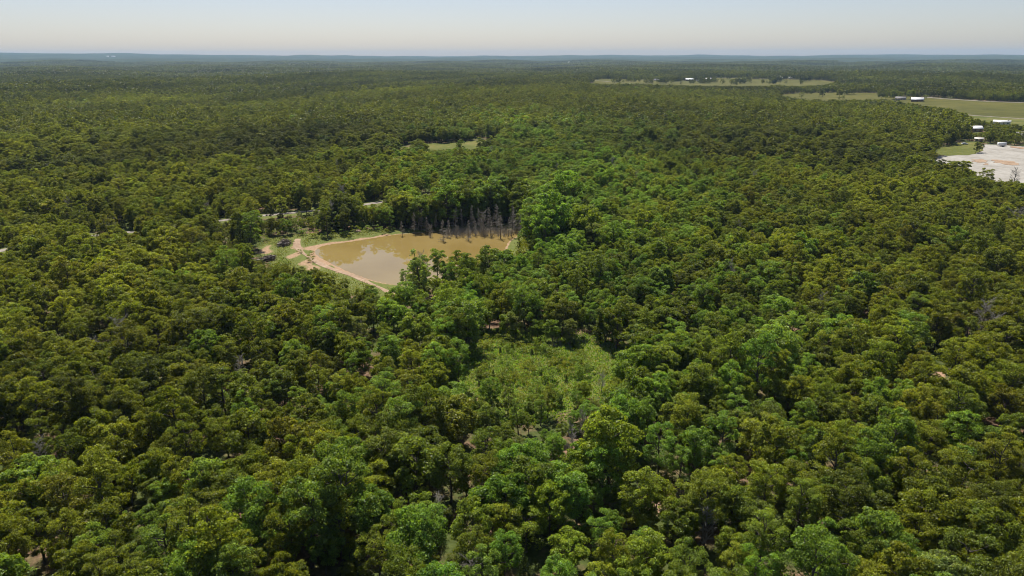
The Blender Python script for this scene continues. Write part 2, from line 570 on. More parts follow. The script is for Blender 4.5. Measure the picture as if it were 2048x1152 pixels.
def ribbon(name, line, w, mat, lift, label, step=3.0, wob=0.25):
    P = np.array(line)
    s = np.concatenate([[0], np.cumsum(np.hypot(*np.diff(P, axis=0).T))])
    t = np.arange(0, s[-1], step)
    x, y = np.interp(t, s, P[:, 0]), np.interp(t, s, P[:, 1])
    dx, dy = np.gradient(x), np.gradient(y)
    L = np.hypot(dx, dy) + 1e-9
    nx, ny = -dy / L, dx / L
    cols = []
    for k in np.linspace(-0.5, 0.5, 5):
        ww = w * (1 + wob * np.sin(t * 0.21 + k) * np.sin(t * 0.067))
        ax, ay = x + nx * k * ww, y + ny * k * ww
        cols.append(np.stack([ax, ay, terrain(ax, ay) + lift + 0.05 * (1 - abs(2 * k))], 1))
    V = np.stack(cols, 1).reshape(-1, 3)
    n = len(t)
    i = np.arange(n - 1)[:, None] * 5
    j = np.arange(4)[None, :]
    Q = np.stack([i + j + 1, i + j, i + j + 5, i + j + 6], -1).reshape(-1, 4)[:, ::-1]
    a, b, c_ = V[Q[0, 0]], V[Q[0, 1]], V[Q[0, 2]]
    if np.cross(b - a, c_ - a)[2] < 0:
        Q = Q[:, ::-1]
    return put(name, mesh_np(name, V, Q, [mat], True), kind='structure', label=label)

# pond water: level sheet, a little wider than the waterline so that the bank cuts it
cx, cy_ = np.mean([p[0] for p in POND]), np.mean([p[1] for p in POND])
wp = [(cx + (x - cx) * 1.02, cy_ + (y - cy_) * 1.02) for x, y in POND]
wv = np.array([(x, y, WATER_Z) for x, y in wp])
wt = np.array([[len(wv), i, (i + 1) % len(wv)] for i in range(len(wv))])
wv = np.vstack([wv, [[cx, cy_, WATER_Z]]])
if np.cross(wv[wt[0, 1]] - wv[wt[0, 0]], wv[wt[0, 2]] - wv[wt[0, 0]])[2] < 0:
    wt = wt[:, ::-1]
put('pond', mesh_np('pond', wv, wt, [M_WATER]), kind='structure', label='muddy tan pond in the middle of the forest')

ribbon('road', ROAD, 3.2, M_ROADG, 0.06, 'pale gravel road running through the trees behind the pond')
ribbon('dirt_track', TRACK, 2.0, M_DIRT, 0.07, 'reddish dirt track along the crest of the pond dam', 1.0, 0.5)
FL = ['narrow pale green pasture strip among trees beyond the pond', 'tan pasture with farm buildings below the far ridge', 'long tan pasture beside the far farm', 'tan field with two lone trees',
      'wide green-brown hay field crossed by a farm road', 'green roadside yard beside the long white building', 'thin pale field in the far woods', 'faint field sliver near the skyline', 'small tan field before a dark tree line', 'thin tan field near the far ridge']
for i, P in enumerate(FIELDS):
    sheet('field', P, M_FIELD2 if i in (0, 5) else M_FIELD, 0.12 + 0.01 * i, 6 if i == 0 else 22, FL[i])
sheet('gravel_lot', LOT, M_GRAVEL, 0.10, 6, 'large pale gravel lot at the edge of the forest')
sheet('lot_grass', LOT_GRASS, M_FIELD2, 0.16, 5, 'green grass patch at the corner of the gravel lot')
for i, P in enumerate(LOT_DIRT):
    sheet('dirt_patch', P, M_DIRT, 0.20 + 0.01 * i, 5, 'reddish bare dirt patch on the gravel lot')
for i, P in enumerate(FARM_ROADS):
    ribbon('farm_road', P, 5.5, M_ROADG, 0.35, ['pale road beside the far pasture', 'pale farm road along the top of the hay field', 'pale road along the near edge of the hay field', 'short pale drive by the yard'][i], 8, 0.05)

# ------------------------------------------------------------------ tree prototypes
def unit(v):
    return v / (np.linalg.norm(v, axis=-1, keepdims=True) + 1e-9)

def leaf_quads(C, Nrm, size, g, flat=1.0):
    n = len(C)
    ref = g.normal(size=(n, 3))
    u = unit(np.cross(Nrm, ref))
    w = np.cross(Nrm, u)
    s = size * g.uniform(0.65, 1.3, (n, 1))
    a = s * u * 0.5
    b = s * w * 0.36 * flat
    fold = Nrm * s * 0.12
    V = np.stack([C - a - fold, C - b + fold * .6, C + a - fold, C + b + fold * .6], 1).reshape(-1, 3)
    Q = np.arange(4 * n).reshape(-1, 4)
    return V, Q

def build_tree(seed, H, Rc, base=0.36, lobes=9, puffs=11, leaves=46, leaf=0.30, puff_r=0.62, dome=1.0, limbs=True, droop=0.0):
    g = np.random.default_rng(seed)
    tb = MB()
    hb = H * base
    rz = (H - hb) * 0.5
    cz = hb + rz
    # trunk
    k = 6
    tz_ = np.linspace(-0.6, cz + rz * 0.35, k)
    wx, wy = np.cumsum(g.normal(0, 0.12, k)), np.cumsum(g.normal(0, 0.12, k))
    wx -= wx[1]; wy -= wy[1]
    tr = 0.017 * H * np.linspace(1.15, 0.35, k)
    tr[0] *= 1.4
    tb.tube(np.stack([wx, wy, tz_], 1), tr, 6)
    # lobe centres spread over the crown
    LC, LR = [], []
    for i in range(lobes):
        a = i * 2.399 + g.uniform(-.5, .5)
        f = (i + 0.5) / lobes
        zz = -0.92 + 1.75 * f + g.uniform(-.14, .14)
        wid = math.sqrt(max(0.04, 1 - max(0.0, min(0.98, zz)) ** 2)) if zz > 0 else 1.0 + 0.25 * zz
        rr = wid * g.uniform(0.42, 0.78)
        LC.append((rr * Rc * math.cos(a) + wx[-1] * .5, rr * Rc * math.sin(a) + wy[-1] * .5, cz + zz * rz * 0.74))
        LR.append(Rc * g.uniform(0.27, 0.46))
    PC, PR, PD = [], [], []
    for c, r in zip(LC, LR):
        c = np.array(c)
        if limbs:
            zt = np.clip(c[2] - g.uniform(0.6, 2.0), hb * 0.9 + .3, cz + rz * .2)
            p0 = np.array([np.interp(zt, tz_, wx), np.interp(zt, tz_, wy), zt])
            mid = (p0 + c) / 2 + g.normal(0, 0.2, 3)
            tb.tube([p0, mid, c], [0.0075 * H, 0.0055 * H, 0.003 * H], 4)
        d = unit(g.normal(size=(puffs, 3)) + np.array([0, 0, 0.55 * dome]) + unit(c - np.array([0, 0, cz - rz * .3])) * 0.8)
        pos = c + d * r * g.uniform(0.72, 1.05, (puffs, 1)) * np.array([1, 1, 0.85])
        PC.append(pos)
        PD.append(d)
        PR.append(np.full(puffs, puff_r) * g.uniform(0.7, 1.3, puffs) * Rc / 3.6)
        if limbs:
            for q in g.choice(puffs, min(3, puffs), replace=False):
                tb.tube([c, (c + pos[q]) / 2 + g.normal(0, .1, 3), pos[q]], [0.003 * H, 0.002 * H, 0.001 * H], 3)
    PC, PR = np.concatenate(PC), np.concatenate(PR)
    n = len(PC)
    d = g.normal(size=(n, leaves, 3))
    d[..., 2] = np.abs(d[..., 2]) * 1.15 - 0.30
    d = unit(d)
    C = PC[:, None] + d * PR[:, None, None] * g.uniform(0.68, 1.05, (n, leaves, 1)) * np.array([1.12, 1.12, 0.70])
    C[..., 2] -= droop * (np.hypot(C[..., 0], C[..., 1])) * 0.2
    Nn = unit(d * 0.9 + g.normal(0, 0.65, d.shape) + np.array([0, 0, 0.45]))
    V, Q = leaf_quads(C.reshape(-1, 3), Nn.reshape(-1, 3), leaf * Rc / 3.6 if leaf < 0.6 else leaf, g)
    pv = np.repeat(g.uniform(0.78, 1.22, n), leaves) * g.uniform(0.55, 1.5, n * leaves)
    ph = np.repeat(g.normal(0, 0.025, n), leaves) + g.normal(0, 0.035, n * leaves)
    lv = np.stack([pv * (1 + ph), pv, pv * (1 - ph), np.ones_like(pv)], 1)
    return tb, V, Q, np.clip(lv, 0.3, 1.8)

def build_cedar(seed, H, Rc, leaves=2600, leaf=0.26):
    g = np.random.default_rng(seed)
    tb = MB()
    tb.tube([(0, 0, -.5), (0.05, 0, H * .5), (0, 0.05, H * .97)], [0.016 * H, 0.010 * H, 0.003 * H], 6)
    f = np.sqrt(g.uniform(0, 1, leaves))              # 0 top, 1 base
    z = H * (0.98 - 0.90 * f)
    a = g.uniform(0, 2 * math.pi, leaves)
    lob = 1 + 0.28 * np.sin(a * 5 + z * 2.1) + 0.2 * np.sin(a * 3 - z * 3.3)
    rr = Rc * (f ** 0.75) * lob * g.uniform(0.55, 1.0, leaves) ** 0.5
    C = np.stack([rr * np.cos(a), rr * np.sin(a), z + g.normal(0, .12, leaves)], 1)
    d = unit(np.stack([np.cos(a), np.sin(a), np.full(leaves, 0.5)], 1) + g.normal(0, .5, (leaves, 3)))
    V, Q = leaf_quads(C, d, leaf, g)
    pv = g.uniform(0.7, 1.3, leaves)
    lv = np.stack([pv, pv, pv, np.ones(leaves)], 1)
    return tb, V, Q, lv

def build_dead(seed, H, n_br=60, conifer=True, twig=4):
    g = np.random.default_rng(seed)
    tb, bb = MB(), MB()
    lean = g.normal(0, 0.03, 2) * H
    top = np.array([lean[0], lean[1], H])
    tb.tube([(0, 0, -2.2), tuple(top * 0.5 + np.append(g.normal(0, .1, 2), 0)), tuple(top)], [0.19, 0.13, 0.035], 6)
    for i in range(n_br):
        f = g.uniform(0.22, 0.98)
        p0 = top * f
        a = g.uniform(0, 6.283)
        if conifer:
            L = (1.05 - f) * H * 0.20 * g.uniform(0.6, 1.2) + 0.35
            up = g.uniform(-0.25, 0.45)
        else:
            L = H * 0.30 * g.uniform(0.5, 1.1) * (1.15 - 0.6 * f)
            up = g.uniform(0.5, 1.2)
        d = unit(np.array([math.cos(a), math.sin(a), up]))
        p2 = p0 + d * L
        p1 = (p0 + p2) / 2 + np.array([0, 0, -0.06 * L if conifer else 0.05 * L]) + g.normal(0, .05, 3)
        bb.tube([p0, p1, p2], [0.036 if conifer else 0.05, 0.025, 0.012], 3)
        for _ in range(twig):
            q0 = p0 + (p2 - p0) * g.uniform(0.3, 1.0)
            dd = unit(d + g.normal(0, 0.55, 3))
            q1 = q0 + dd * L * g.uniform(0.2, 0.5)
            bb.tube([q0, q1], [0.020, 0.012], 3)
    return tb, bb

def crown_mesh(name, V, Q, lv):
    me = mesh_np(name, V, Q, [M_LEAF])
    a = me.attributes.new('leafvar', 'FLOAT_COLOR', 'FACE')
    a.data.foreach_set('color', lv.astype(np.float32).ravel())
    return me

def joined_mesh(name, tb, V, Q, lv, bark=M_BARK):
    tV, tF = tb.arrays()
    Fs = tF + [Q + len(tV)]
    nt_ = sum(len(f) for f in tF)
    me = mesh_np(name, np.vstack([tV, V]), Fs, [bark, M_LEAF], False, np.concatenate([np.zeros(nt_), np.ones(len(Q))]))
    a = me.attributes.new('leafvar', 'FLOAT_COLOR', 'FACE')
    a.data.foreach_set('color', np.vstack([np.ones((nt_, 4)), lv]).astype(np.float32).ravel())
    return me

SPEC = [  # seed, height, crown radius, crown base, lobes, puffs, dome, leaf size
    (1, 10.8, 3.5, 0.12, 15, 14, 1.0, .34), (2, 11.2, 3.8, 0.16, 17, 13, 1.1, .38), (3, 10.0, 3.2, 0.08, 14, 14, 1.0, .30), (4, 10.2, 4.1, 0.18, 17, 13, 1.2, .36),
    (5, 12.0, 3.1, 0.10, 16, 13, 0.7, .33), (6, 10.8, 3.7, 0.20, 15, 14, 1.2, .29), (7, 11.6, 2.7, 0.08, 15, 12, 0.6, .34), (8, 9.6, 3.6, 0.10, 15, 13, 1.2, .40),
    (9, 11.8, 3.4, 0.22, 15, 13, 0.9, .31), (10, 10.4, 3.3, 0.06, 16, 13, 0.9, .36), (11, 12.4, 3.0, 0.14, 17, 12, 0.6, .32), (12, 11.0, 3.9, 0.14, 18, 12, 1.0, .34)]
PROTO_COL = bpy.data.collections.new('forest_kinds')      # never linked: only the far forest draws from it
PROTOS, TRUNK_ME, CROWN_ME = [], [], []
def proto(name, me):
    o = bpy.data.objects.new('%03d_%s' % (len(PROTOS), name), me)
    PROTO_COL.objects.link(o)
    PROTOS.append(o)
    return len(PROTOS) - 1
NEAR_K, MID_K, FAR_K, TILE_K = [], [], [], []
for s in SPEC:
    tb, V, Q, lv = build_tree(s[0], s[1], s[2], s[3], s[4], int(s[5] * 0.78), 64, s[7] * 0.78, 0.58, s[6])
    TRUNK_ME.append(tb.mesh('trunk', M_BARK, True))
    CROWN_ME.append(crown_mesh('crown', V, Q, lv))
    NEAR_K.append(proto('near', joined_mesh('near', tb, V, Q, lv)))
CED_T, CED_C = [], []
for s, h, rc in ((51, 9.0, 1.9), (52, 10.5, 2.1)):
    tb, V, Q, lv = build_cedar(s, h, rc)
    CED_T.append(tb.mesh('trunk', M_BARK, True))
    CED_C.append(crown_mesh('crown', V, Q, lv))
    NEAR_K.append(proto('cedar', joined_mesh('cedar', tb, V, Q, lv)))
DEAD_T, DEAD_B = [], []
for s, h, nb, con in ((61, 10.5, 95, True), (62, 12.0, 110, True), (63, 9.0, 80, True), (64, 10.0, 48, False), (65, 8.5, 40, False)):
    tb, bb = build_dead(s, h, nb, con, 5 if con else 14)
    DEAD_T.append(tb.mesh('trunk', M_DEAD, True))
    DEAD_B.append(bb.mesh('branches', M_TWIG))
tb, bb = build_dead(66, 10.5, 40, False, 9)
a_, b_ = tb.arrays(), bb.arrays()
DEAD_K = proto('dead', mesh_np('dead', np.vstack([a_[0], b_[0]]), a_[1] + [f + len(a_[0]) for f in b_[1]], [M_TWIG]))
for s in SPEC[:6]:
    tb, V, Q, lv = build_tree(s[0] + 100, s[1], s[2], s[3], 11, 9, 9, 0.68, 0.68, s[6], limbs=False)
    MID_K.append(proto('mid', joined_mesh('mid', tb, V, Q, lv)))
for s in SPEC[:5]:
    tb, V, Q, lv = build_tree(s[0] + 200, s[1], s[2], s[3], 8, 5, 5, 1.2, 0.85, s[6], limbs=False)
    FAR_K.append(proto('far', joined_mesh('far', tb, V, Q, lv)))
TINTS = [('olive green', (0.154, 0.178, 0.018)), ('yellow-green', (0.182, 0.204, 0.023)), ('dark green', (0.098, 0.120, 0.017)),
         ('bright green', (0.142, 0.208, 0.033)), ('silvery green', (0.175, 0.206, 0.056)), ('brownish olive', (0.156, 0.168, 0.020)), ('mid green', (0.136, 0.168, 0.022))]
TARR = np.array([t[1] for t in TINTS])
for v in range(4):
    g = np.random.default_rng(300 + v)
    VV, QQ, LL, n0 = [], [], [], 0
    for ix in range(7):
        for iy in range(7):
            x0, y0 = (ix - 3) * 6.4 + g.uniform(-2, 2), (iy - 3) * 6.4 + g.uniform(-2, 2)
            h, rc = g.uniform(6.5, 13.5), g.uniform(2.2, 4.2)
            n = 26
            d = unit(g.normal(size=(n, 3)) + np.array([0, 0, .35]))
            C = d * np.array([rc, rc, h * .3]) * g.uniform(.75, 1.05, (n, 1)) + np.array([x0, y0, h * .66])
            V, Q = leaf_quads(C, unit(d + g.normal(0, .4, d.shape) + np.array([0, 0, .3])), 2.6, g, 1.2)
            tcol = TARR[g.choice(len(TARR), p=[.34, .1, .24, .06, .02, .12, .12])] * g.uniform(.8, 1.2)
            lv = np.ones((n, 4))
            lv[:, :3] = tcol / 0.1 * g.uniform(.8, 1.2, (n, 1))
            VV.append(V); QQ.append(Q + n0); LL.append(lv)
            n0 += len(V)
    me = crown_mesh('tile', np.concatenate(VV), np.concatenate(QQ), np.concatenate(LL))
    TILE_K.append(proto('tile', me))
print('protos', len(PROTOS), sum(len(o.data.polygons) for o in PROTOS))

# ------------------------------------------------------------------ where trees stand
def project(P):
    P = np.atleast_2d(P) - np.array([0, 0, CAM_H])
    Mx = np.array(CAM_ROT)
    L = P @ Mx                       # camera space
    d = -L[:, 2]
    return 1024 + FPX * L[:, 0] / d, 576 - FPX * L[:, 1] / d, d

def hexgrid(x0, x1, y0, y1, s, jit):
    xs = np.arange(x0, x1, s)
    ys = np.arange(y0, y1, s * 0.866)
    X, Y = np.meshgrid(xs, ys)
    X = X + (np.arange(len(ys)) % 2)[:, None] * s * .5
    X = X + rng.uniform(-jit, jit, X.shape) * s
    Y = Y + rng.uniform(-jit, jit, Y.shape) * s
    return X.ravel(), Y.ravel()

def forest_points(r0, r1, s, jit, half):
    W = r1 * math.sin(half) + 20
    X, Y = hexgrid(-W, W, -40, r1, s, jit)
    r = np.hypot(X, Y)
    k = (r >= r0) & (r < r1) & (np.abs(np.arctan2(X, Y)) < half + 25.0 / np.maximum(r, 60))
    return X[k], Y[k]

LOW = smooth(path([(900, 870), (925, 775), (960, 815), (1060, 850), (1215, 765), (1260, 740), (1290, 800), (1180, 900), (1040, 960), (930, 930)]))   # young growth in front of the meadow
def keep_mask(X, Y):
    k = np.ones(len(X), bool)
    near = np.hypot(X, Y) < 420
    i = np.where(near)[0]
    x, y = X[i], Y[i]
    m = (poly_sd(x, y, POND) > 3.0) & (poly_sd(x, y, BANK_CLEAR) > 1.5) & (poly_sd(x, y, GRASS_R) > 1.0) & (poly_sd(x, y, MEADOW) > 1.5)
    m &= line_dist(x, y, ROAD) > 5.0
    for P in SPOTS:
        m &= poly_sd(x, y, P) > 3.0
    k[i] = m
    i = np.where(~near)[0]
    x, y = X[i], Y[i]
    m = np.ones(len(x), bool)
    rag = 4.0 * waves(x, y, 38, 51, 6)
    for P in FIELDS + [LOT, LOT_GRASS]:
        m &= poly_sd(x, y, P) + rag > 3.0
    m &= line_dist(x, y, ROAD) > 5.0
    clump = (waves(x, y, 70, 57, 6) > 1.15) | (np.random.default_rng(3).uniform(size=len(x)) < 0.006)
    for P in FIELDS[1:4]:
        m |= (poly_sd(x, y, P) < 0) & clump
    for P in FARM_ROADS:
        m &= line_dist(x, y, P) > 6.0
    for hx, hy, hr in FOOT:
        m &= np.hypot(x - hx, y - hy) > hr
        # open ground in front of each building so that it shows
        u = np.array([hx, hy]) / math.hypot(hx, hy)
        t = (hx - x) * u[0] + (hy - y) * u[1]
        l = np.abs((hx - x) * u[1] - (hy - y) * u[0])
        m &= ~((t > 0) & (t < 0.55 * min(120, hr * 6)) & (l < hr * 0.7))
    k[i] = m
    return k

HOUSES = [  # px, py, length, width, wall h, roof rise, rot deg, wall, roof, name, label
    (1834, 203, 15, 10, 2.9, 2.6, 4, 'red', 'white', 'farmhouse', 'white-roofed farmhouse at the corner of the wide hay field'),
    (1801, 200, 13, 8, 2.6, 2.0, -8, 'tan', 'grey', 'house', 'low grey-roofed house half hidden behind round trees'),
    (2003, 249, 13, 6, 2.6, 1.2, -3, 'white', 'white', 'long_building', 'long white building with a small chimney beside the hay field road'),
    (1951, 263, 7.5, 7, 2.6, 1.9, 24, 'tan', 'white', 'shed', 'bright white-roofed shed among dark trees above the gravel lot'),
    (1957, 283.5, 5, 4, 2.2, 0.7, 5, 'tan', 'pale', 'carport', 'small pale-roofed shelter under the trees behind the gravel lot'),
    (2050, 277, 11, 8, 2.8, 2.2, -20, 'white', 'grey', 'house', 'grey-roofed house cut by the right edge above the gravel lot'),
    (1379, 162, 20, 12, 4.0, 3.0, 6, 'red', 'white', 'barn', 'wide white-roofed barn in the far pasture, longer of the pair'),
    (1417, 161, 14, 9, 4.0, 2.6, -6, 'white', 'white', 'barn', 'smaller white-roofed barn beside a tree in the far pasture'),
    (1396, 162.2, 9, 6, 2.5, 1.5, 0, 'white', 'grey', 'house', 'small low grey house between the two far white barns'),
    (1315, 161.5, 18, 9, 2.6, 1.8, 5, 'tan', 'grey', 'house', 'low grey-roofed house left of the far white barns'),
    (985, 144, 16, 12, 6.0, 3.0, 8, 'white', 'tan', 'house', 'pale house with pinkish roof standing alone on the forest ridge'),
    (1563, 157, 7, 6, 2.6, 2.0, 0, 'white', 'pale', 'cottage', 'tiny pale cottage, nearer the barns of two at the pasture edge'),
    (1581, 157.3, 9, 6, 2.6, 2.0, 0, 'white', 'pale', 'cottage', 'tiny pale cottage, farther from the barns of two at the pasture edge'),
    (1138, 127, 16, 10, 9.0, 4.0, 0, 'white', 'white', 'cottage', 'tiny white house speck in the far hazy woods'),
    (216, 115.5, 26, 20, 16.0, 7.0, 0, 'white', 'white', 'warehouse', 'small white far warehouse on the hazy left skyline slope'),
    (227, 115.0, 50, 20, 14.0, 5.0, 0, 'white', 'white', 'warehouse', 'longer white far warehouse on the hazy left skyline slope')]
FOOT = []
for h in HOUSES:
    x, y = at(h[0], h[1])
    FOOT.append((x, y, 0.5 * h[2] + 4.0))
CARS = [at(1929, 289.5), at(2003, 293.5)]

# how low the crowns in front stay, as the photograph shows it: photo columns and the line their tops reach
LINES = [
    [(500, 516), (540, 528), (570, 523), (600, 528), (632, 525), (652, 540), (690, 556), (708, 560), (717, 536), (760, 528), (795, 514), (834, 504), (862, 506), (885, 499), (910, 492), (940, 502), (955, 510), (968, 486), (1000, 484), (1022, 500), (1062, 502)],
    [(940, 715), (960, 740), (985, 756), (1020, 770), (1080, 778), (1130, 768), (1180, 744), (1228, 715)],
    [(520, 438), (536, 437)], [(562, 436), (598, 432)], [(616, 431), (640, 428)], [(730, 414), (772, 407)], [(184, 477), (203, 476)], [(250, 469), (275, 468)], [(440, 446), (458, 444)], [(843, 393), (870, 392)], [(0, 507), (22, 505)],
    [(800, 297), (822, 296)], [(855, 300), (908, 298)], [(928, 298), (956, 297)],
    [(1178, 166), (1225, 168), (1260, 166), (1330, 169), (1400, 171), (1500, 172), (1560, 170), (1600, 172), (1645, 169), (1668, 165)],
    [(1563, 191), (1600, 198), (1640, 200), (1700, 200), (1760, 199), (1800, 203), (1850, 212), (1900, 218), (1930, 229), (1948, 237), (1985, 246), (2090, 254)],
    [(1868, 322), (1893, 318), (1930, 324), (1945, 346), (1958, 338), (1963, 352), (1978, 360), (2110, 362)],
    [(1938, 264), (1968, 264)], [(1985, 249), (2024, 249)], [(976, 143.5), (996, 143.5)], [(1950, 284), (1963, 284)]]
def sight(X, Y, Z, Ht, Rad, size, floor=0.5):
    px0, pyb, d0 = project(np.stack([X, Y, Z], 1))
    _, pyt, _ = project(np.stack([X, Y, Z + Ht], 1))
    f = np.ones(len(X))
    rp = 0.55 * Rad / d0 * FPX
    for L in LINES:
        L = np.array(L, float)
        c = (px0 + rp > L[0, 0]) & (px0 - rp < L[-1, 0])
        yl = np.maximum(np.interp(px0 - rp * .8, L[:, 0], L[:, 1]), np.interp(px0 + rp * .8, L[:, 0], L[:, 1]))
        c &= (pyb > yl) & (pyt < yl)
        q = (pyb - yl - rng.uniform(-.02, .05, len(X)) * (pyb - pyt)) / np.maximum(pyb - pyt, 1e-3)
        f = np.where(c, np.minimum(f, q), f)
    return f * size, f * size > floor * np.minimum(size, 1.0)

def zone_green(x, y):  # middle band greener and brighter: lens vignette put into the tree tints
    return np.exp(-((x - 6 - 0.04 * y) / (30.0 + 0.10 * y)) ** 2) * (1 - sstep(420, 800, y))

def shift_green(x, y):  # tint push for the same painted vignette
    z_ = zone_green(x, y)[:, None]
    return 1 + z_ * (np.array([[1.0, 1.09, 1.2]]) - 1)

def pick_tints(x, y, g):
    n = len(x)
    w = np.tile(np.array([.46, .16, .10, .008, .004, .08, .19]), (n, 1))
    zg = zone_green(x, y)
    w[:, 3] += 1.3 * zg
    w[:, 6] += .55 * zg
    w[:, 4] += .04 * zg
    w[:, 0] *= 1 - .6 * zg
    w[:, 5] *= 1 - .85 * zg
    nz = waves(x, y, 90, 71, 6)
    w[:, 1] *= np.clip(1 + 1.2 * nz, .15, 3)
    w[:, 2] *= np.clip(1 - 0.9 * nz, .15, 3)
    n2 = waves(x, y, 42, 73, 6)
    w[:, 0] *= np.clip(1 + 1.1 * n2, .1, 3)
    w[:, 6] *= np.clip(1 - 1.1 * n2, .1, 3)
    w /= w.sum(1, keepdims=True)
    c = np.cumsum(w, 1)
    return (g.uniform(size=(n, 1)) > c).sum(1).clip(0, 6)

PTS = {k: [] for k in ('co', 'rot', 'scl', 'idx', 'tint')}
def stuff(x, y, z, rz, scl, idx, tint, tilt=0.06):
    n = len(x)
    PTS['co'].append(np.stack([x, y, z], 1))
    PTS['rot'].append(np.stack([rng.normal(0, tilt, n), rng.normal(0, tilt, n), rz], 1))
    PTS['scl'].append(scl)
    PTS['idx'].append(idx)
    PTS['tint'].append(tint)

def tone_words(i):
    return TINTS[i][0]
ONES = 'zero one two three four five six seven eight nine ten eleven twelve thirteen fourteen fifteen sixteen seventeen eighteen nineteen'.split()
TENS = 'x x twenty thirty forty fifty sixty seventy eighty ninety'.split()
def num(n):
    n = int(max(0, min(99, n)))
    return ONES[n] if n < 20 else TENS[n // 10] + ('-' + ONES[n % 10] if n % 10 else '')
USED = set()
def where(x, y, z):
    px, py, _ = project(np.array([[x, y, z]]))
    a, b = px[0] / 20.48, py[0] / 11.52
    if b >= 99.5:
        return 'cut by the bottom edge, %s percent across the picture' % num(round(a))
    if a < 0.5:
        return 'cut by the left edge, %s percent down the picture' % num(round(b))
    if a > 99.5:
        return 'cut by the right edge, %s percent down the picture' % num(round(b))
    return '%s percent across and %s percent down the picture' % (num(round(a)), num(round(b)))
def unique(lab, extra=('nearer', 'farther', 'hidden')):
    L = lab
    k = 0
    while L in USED and k < len(extra):
        L = lab + ', ' + extra[k]
        k += 1
    USED.add(L)
    return L

def tree_thing(name, x, y, rz, scl, tme, cme, tint, label, cat, group, cpart='crown', z=None):
    zz = tz(x, y) if z is None else z
    o = root(name, (x, y, zz), rz, label, cat, group)
    o.scale = scl
    put('trunk', tme, o)
    c = put(cpart, cme, o)
    c['tint'] = tint
    return o

# --- forest near enough to tell crowns apart
HALF = R(43)
X, Y = forest_points(42, 430, 4.35, 0.42, HALF)
# the far pond shore is lined more tightly
bx, by = hexgrid(-80, 25, 225, 300, 3.6, 0.4)
bpx = project(np.stack([bx, by, bx * 0], 1))[0]
b_ = (poly_sd(bx, by, POND) < 24) & (bpx > 640) & (bpx < 1075)
X, Y = np.concatenate([X, bx[b_]]), np.concatenate([Y, by[b_]])
k = keep_mask(X, Y)
X, Y = X[k], Y[k]
gapn = waves(X, Y, 28, 81, 6)
k = rng.uniform(size=len(X)) > 0.05 + 0.10 * (gapn > 0.9)
X, Y = X[k], Y[k]
n = len(X)
size = np.clip(rng.normal(0.74, 0.16, n) + 0.07 * waves(X, Y, 60, 83, 6), 0.40, 1.12)
inlow = poly_sd(X, Y, LOW) < 0
size = np.where(inlow, size * rng.uniform(0.42, 0.72, n), size)
# shrubby fringe just beyond the pond and the clearing
dp = np.minimum(poly_sd(X, Y, POND), poly_sd(X, Y, BANK_CLEAR))
far_side = (dp < 9) & (Y > 215)
shore = (poly_sd(X, Y, POND) < 26) & (Y > 225)
size = np.where(far_side & ~shore, size * rng.uniform(0.65, 1.05, n), np.where(shore, size * rng.uniform(1.05, 1.6, n), size))
lowdam = (poly_sd(X, Y, BANK_CLEAR) < 16) & (Y < 225)
size = np.where(lowdam, size * rng.uniform(0.5, 0.85, n), size)
nsh = (poly_sd(X, Y, POND) < 16) & (Y < 232) & (project(np.stack([X, Y, X * 0], 1))[0] > 714)
size = np.where(nsh, size * 1.5, size)
size = np.where((rng.uniform(size=n) < 0.06) & (size < 1.0), size * 1.22, size)
size, sk = sight(X, Y, terrain(X, Y), 10.8 * size, 3.6 * size, size, 0.42)
X, Y, size, far_side = X[sk], Y[sk], size[sk], far_side[sk]
n = len(X)
kind = rng.integers(0, 12, n)
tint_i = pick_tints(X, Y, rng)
deadm = rng.uniform(size=n) < 0.018
cedm = (rng.uniform(size=n) < 0.012) | (far_side & (rng.uniform(size=n) < 0.18))
Z = terrain(X, Y)
RZ = rng.uniform(0, 6.283, n)
SCL = np.stack([size * rng.uniform(.80, 1.06, n), size * rng.uniform(.80, 1.06, n), size * rng.uniform(.88, 1.16, n)], 1)
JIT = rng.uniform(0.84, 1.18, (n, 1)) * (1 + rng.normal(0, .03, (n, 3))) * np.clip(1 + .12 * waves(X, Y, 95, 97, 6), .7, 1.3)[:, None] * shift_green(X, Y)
Hs = np.array([s[1] for s in SPEC])
px, py, dd = project(np.stack([X, Y, Z + Hs[kind] * SCL[:, 2] * 0.68], 1))
px2, py2, _ = project(np.stack([X, Y, Z + Hs[kind] * SCL[:, 2]], 1))
rpx = 3.4 * size / dd * FPX
show = (px > -rpx * .5) & (px < 2048 + rpx * .5) & (py2 < 1135) & (py > 60)
order = np.where(show & ~deadm & ~cedm)[0]
order = order[np.argsort(-(rpx[order]))]
N_IND = 272
ind = order[:N_IND]
is_ind = np.zeros(n, bool)
is_ind[ind] = True
dist_max = dd[ind].max()
dead_ind = np.where(deadm & show & (dd < 330))[0]
ced_ind = np.where(cedm & show & (dd < 300))[0]
is_ind[dead_ind] = True
is_ind[ced_ind] = True
for i in sorted(ind, key=lambda i: dd[i]):
    s = size[i]
    q = 'small' if s < 0.54 else 'large' if s > 0.95 else ''
    sh = ['round', 'broad', 'full', 'wide', 'tall', 'spreading', 'narrow', 'low', 'open', 'shaggy', 'lofty', 'broad'][kind[i]]
    lab = unique(('%s %s %s-crowned tree, %s' % (q, tone_words(tint_i[i]), sh, where(X[i], Y[i], Z[i] + Hs[kind[i]] * SCL[i, 2] * .68))).strip())
    tree_thing('broadleaf_tree', X[i], Y[i], RZ[i], SCL[i], TRUNK_ME[kind[i]], CROWN_ME[kind[i]], list(map(float, TARR[tint_i[i]] * JIT[i])), lab, 'tree', 'broadleaf trees of the near forest', z=Z[i])
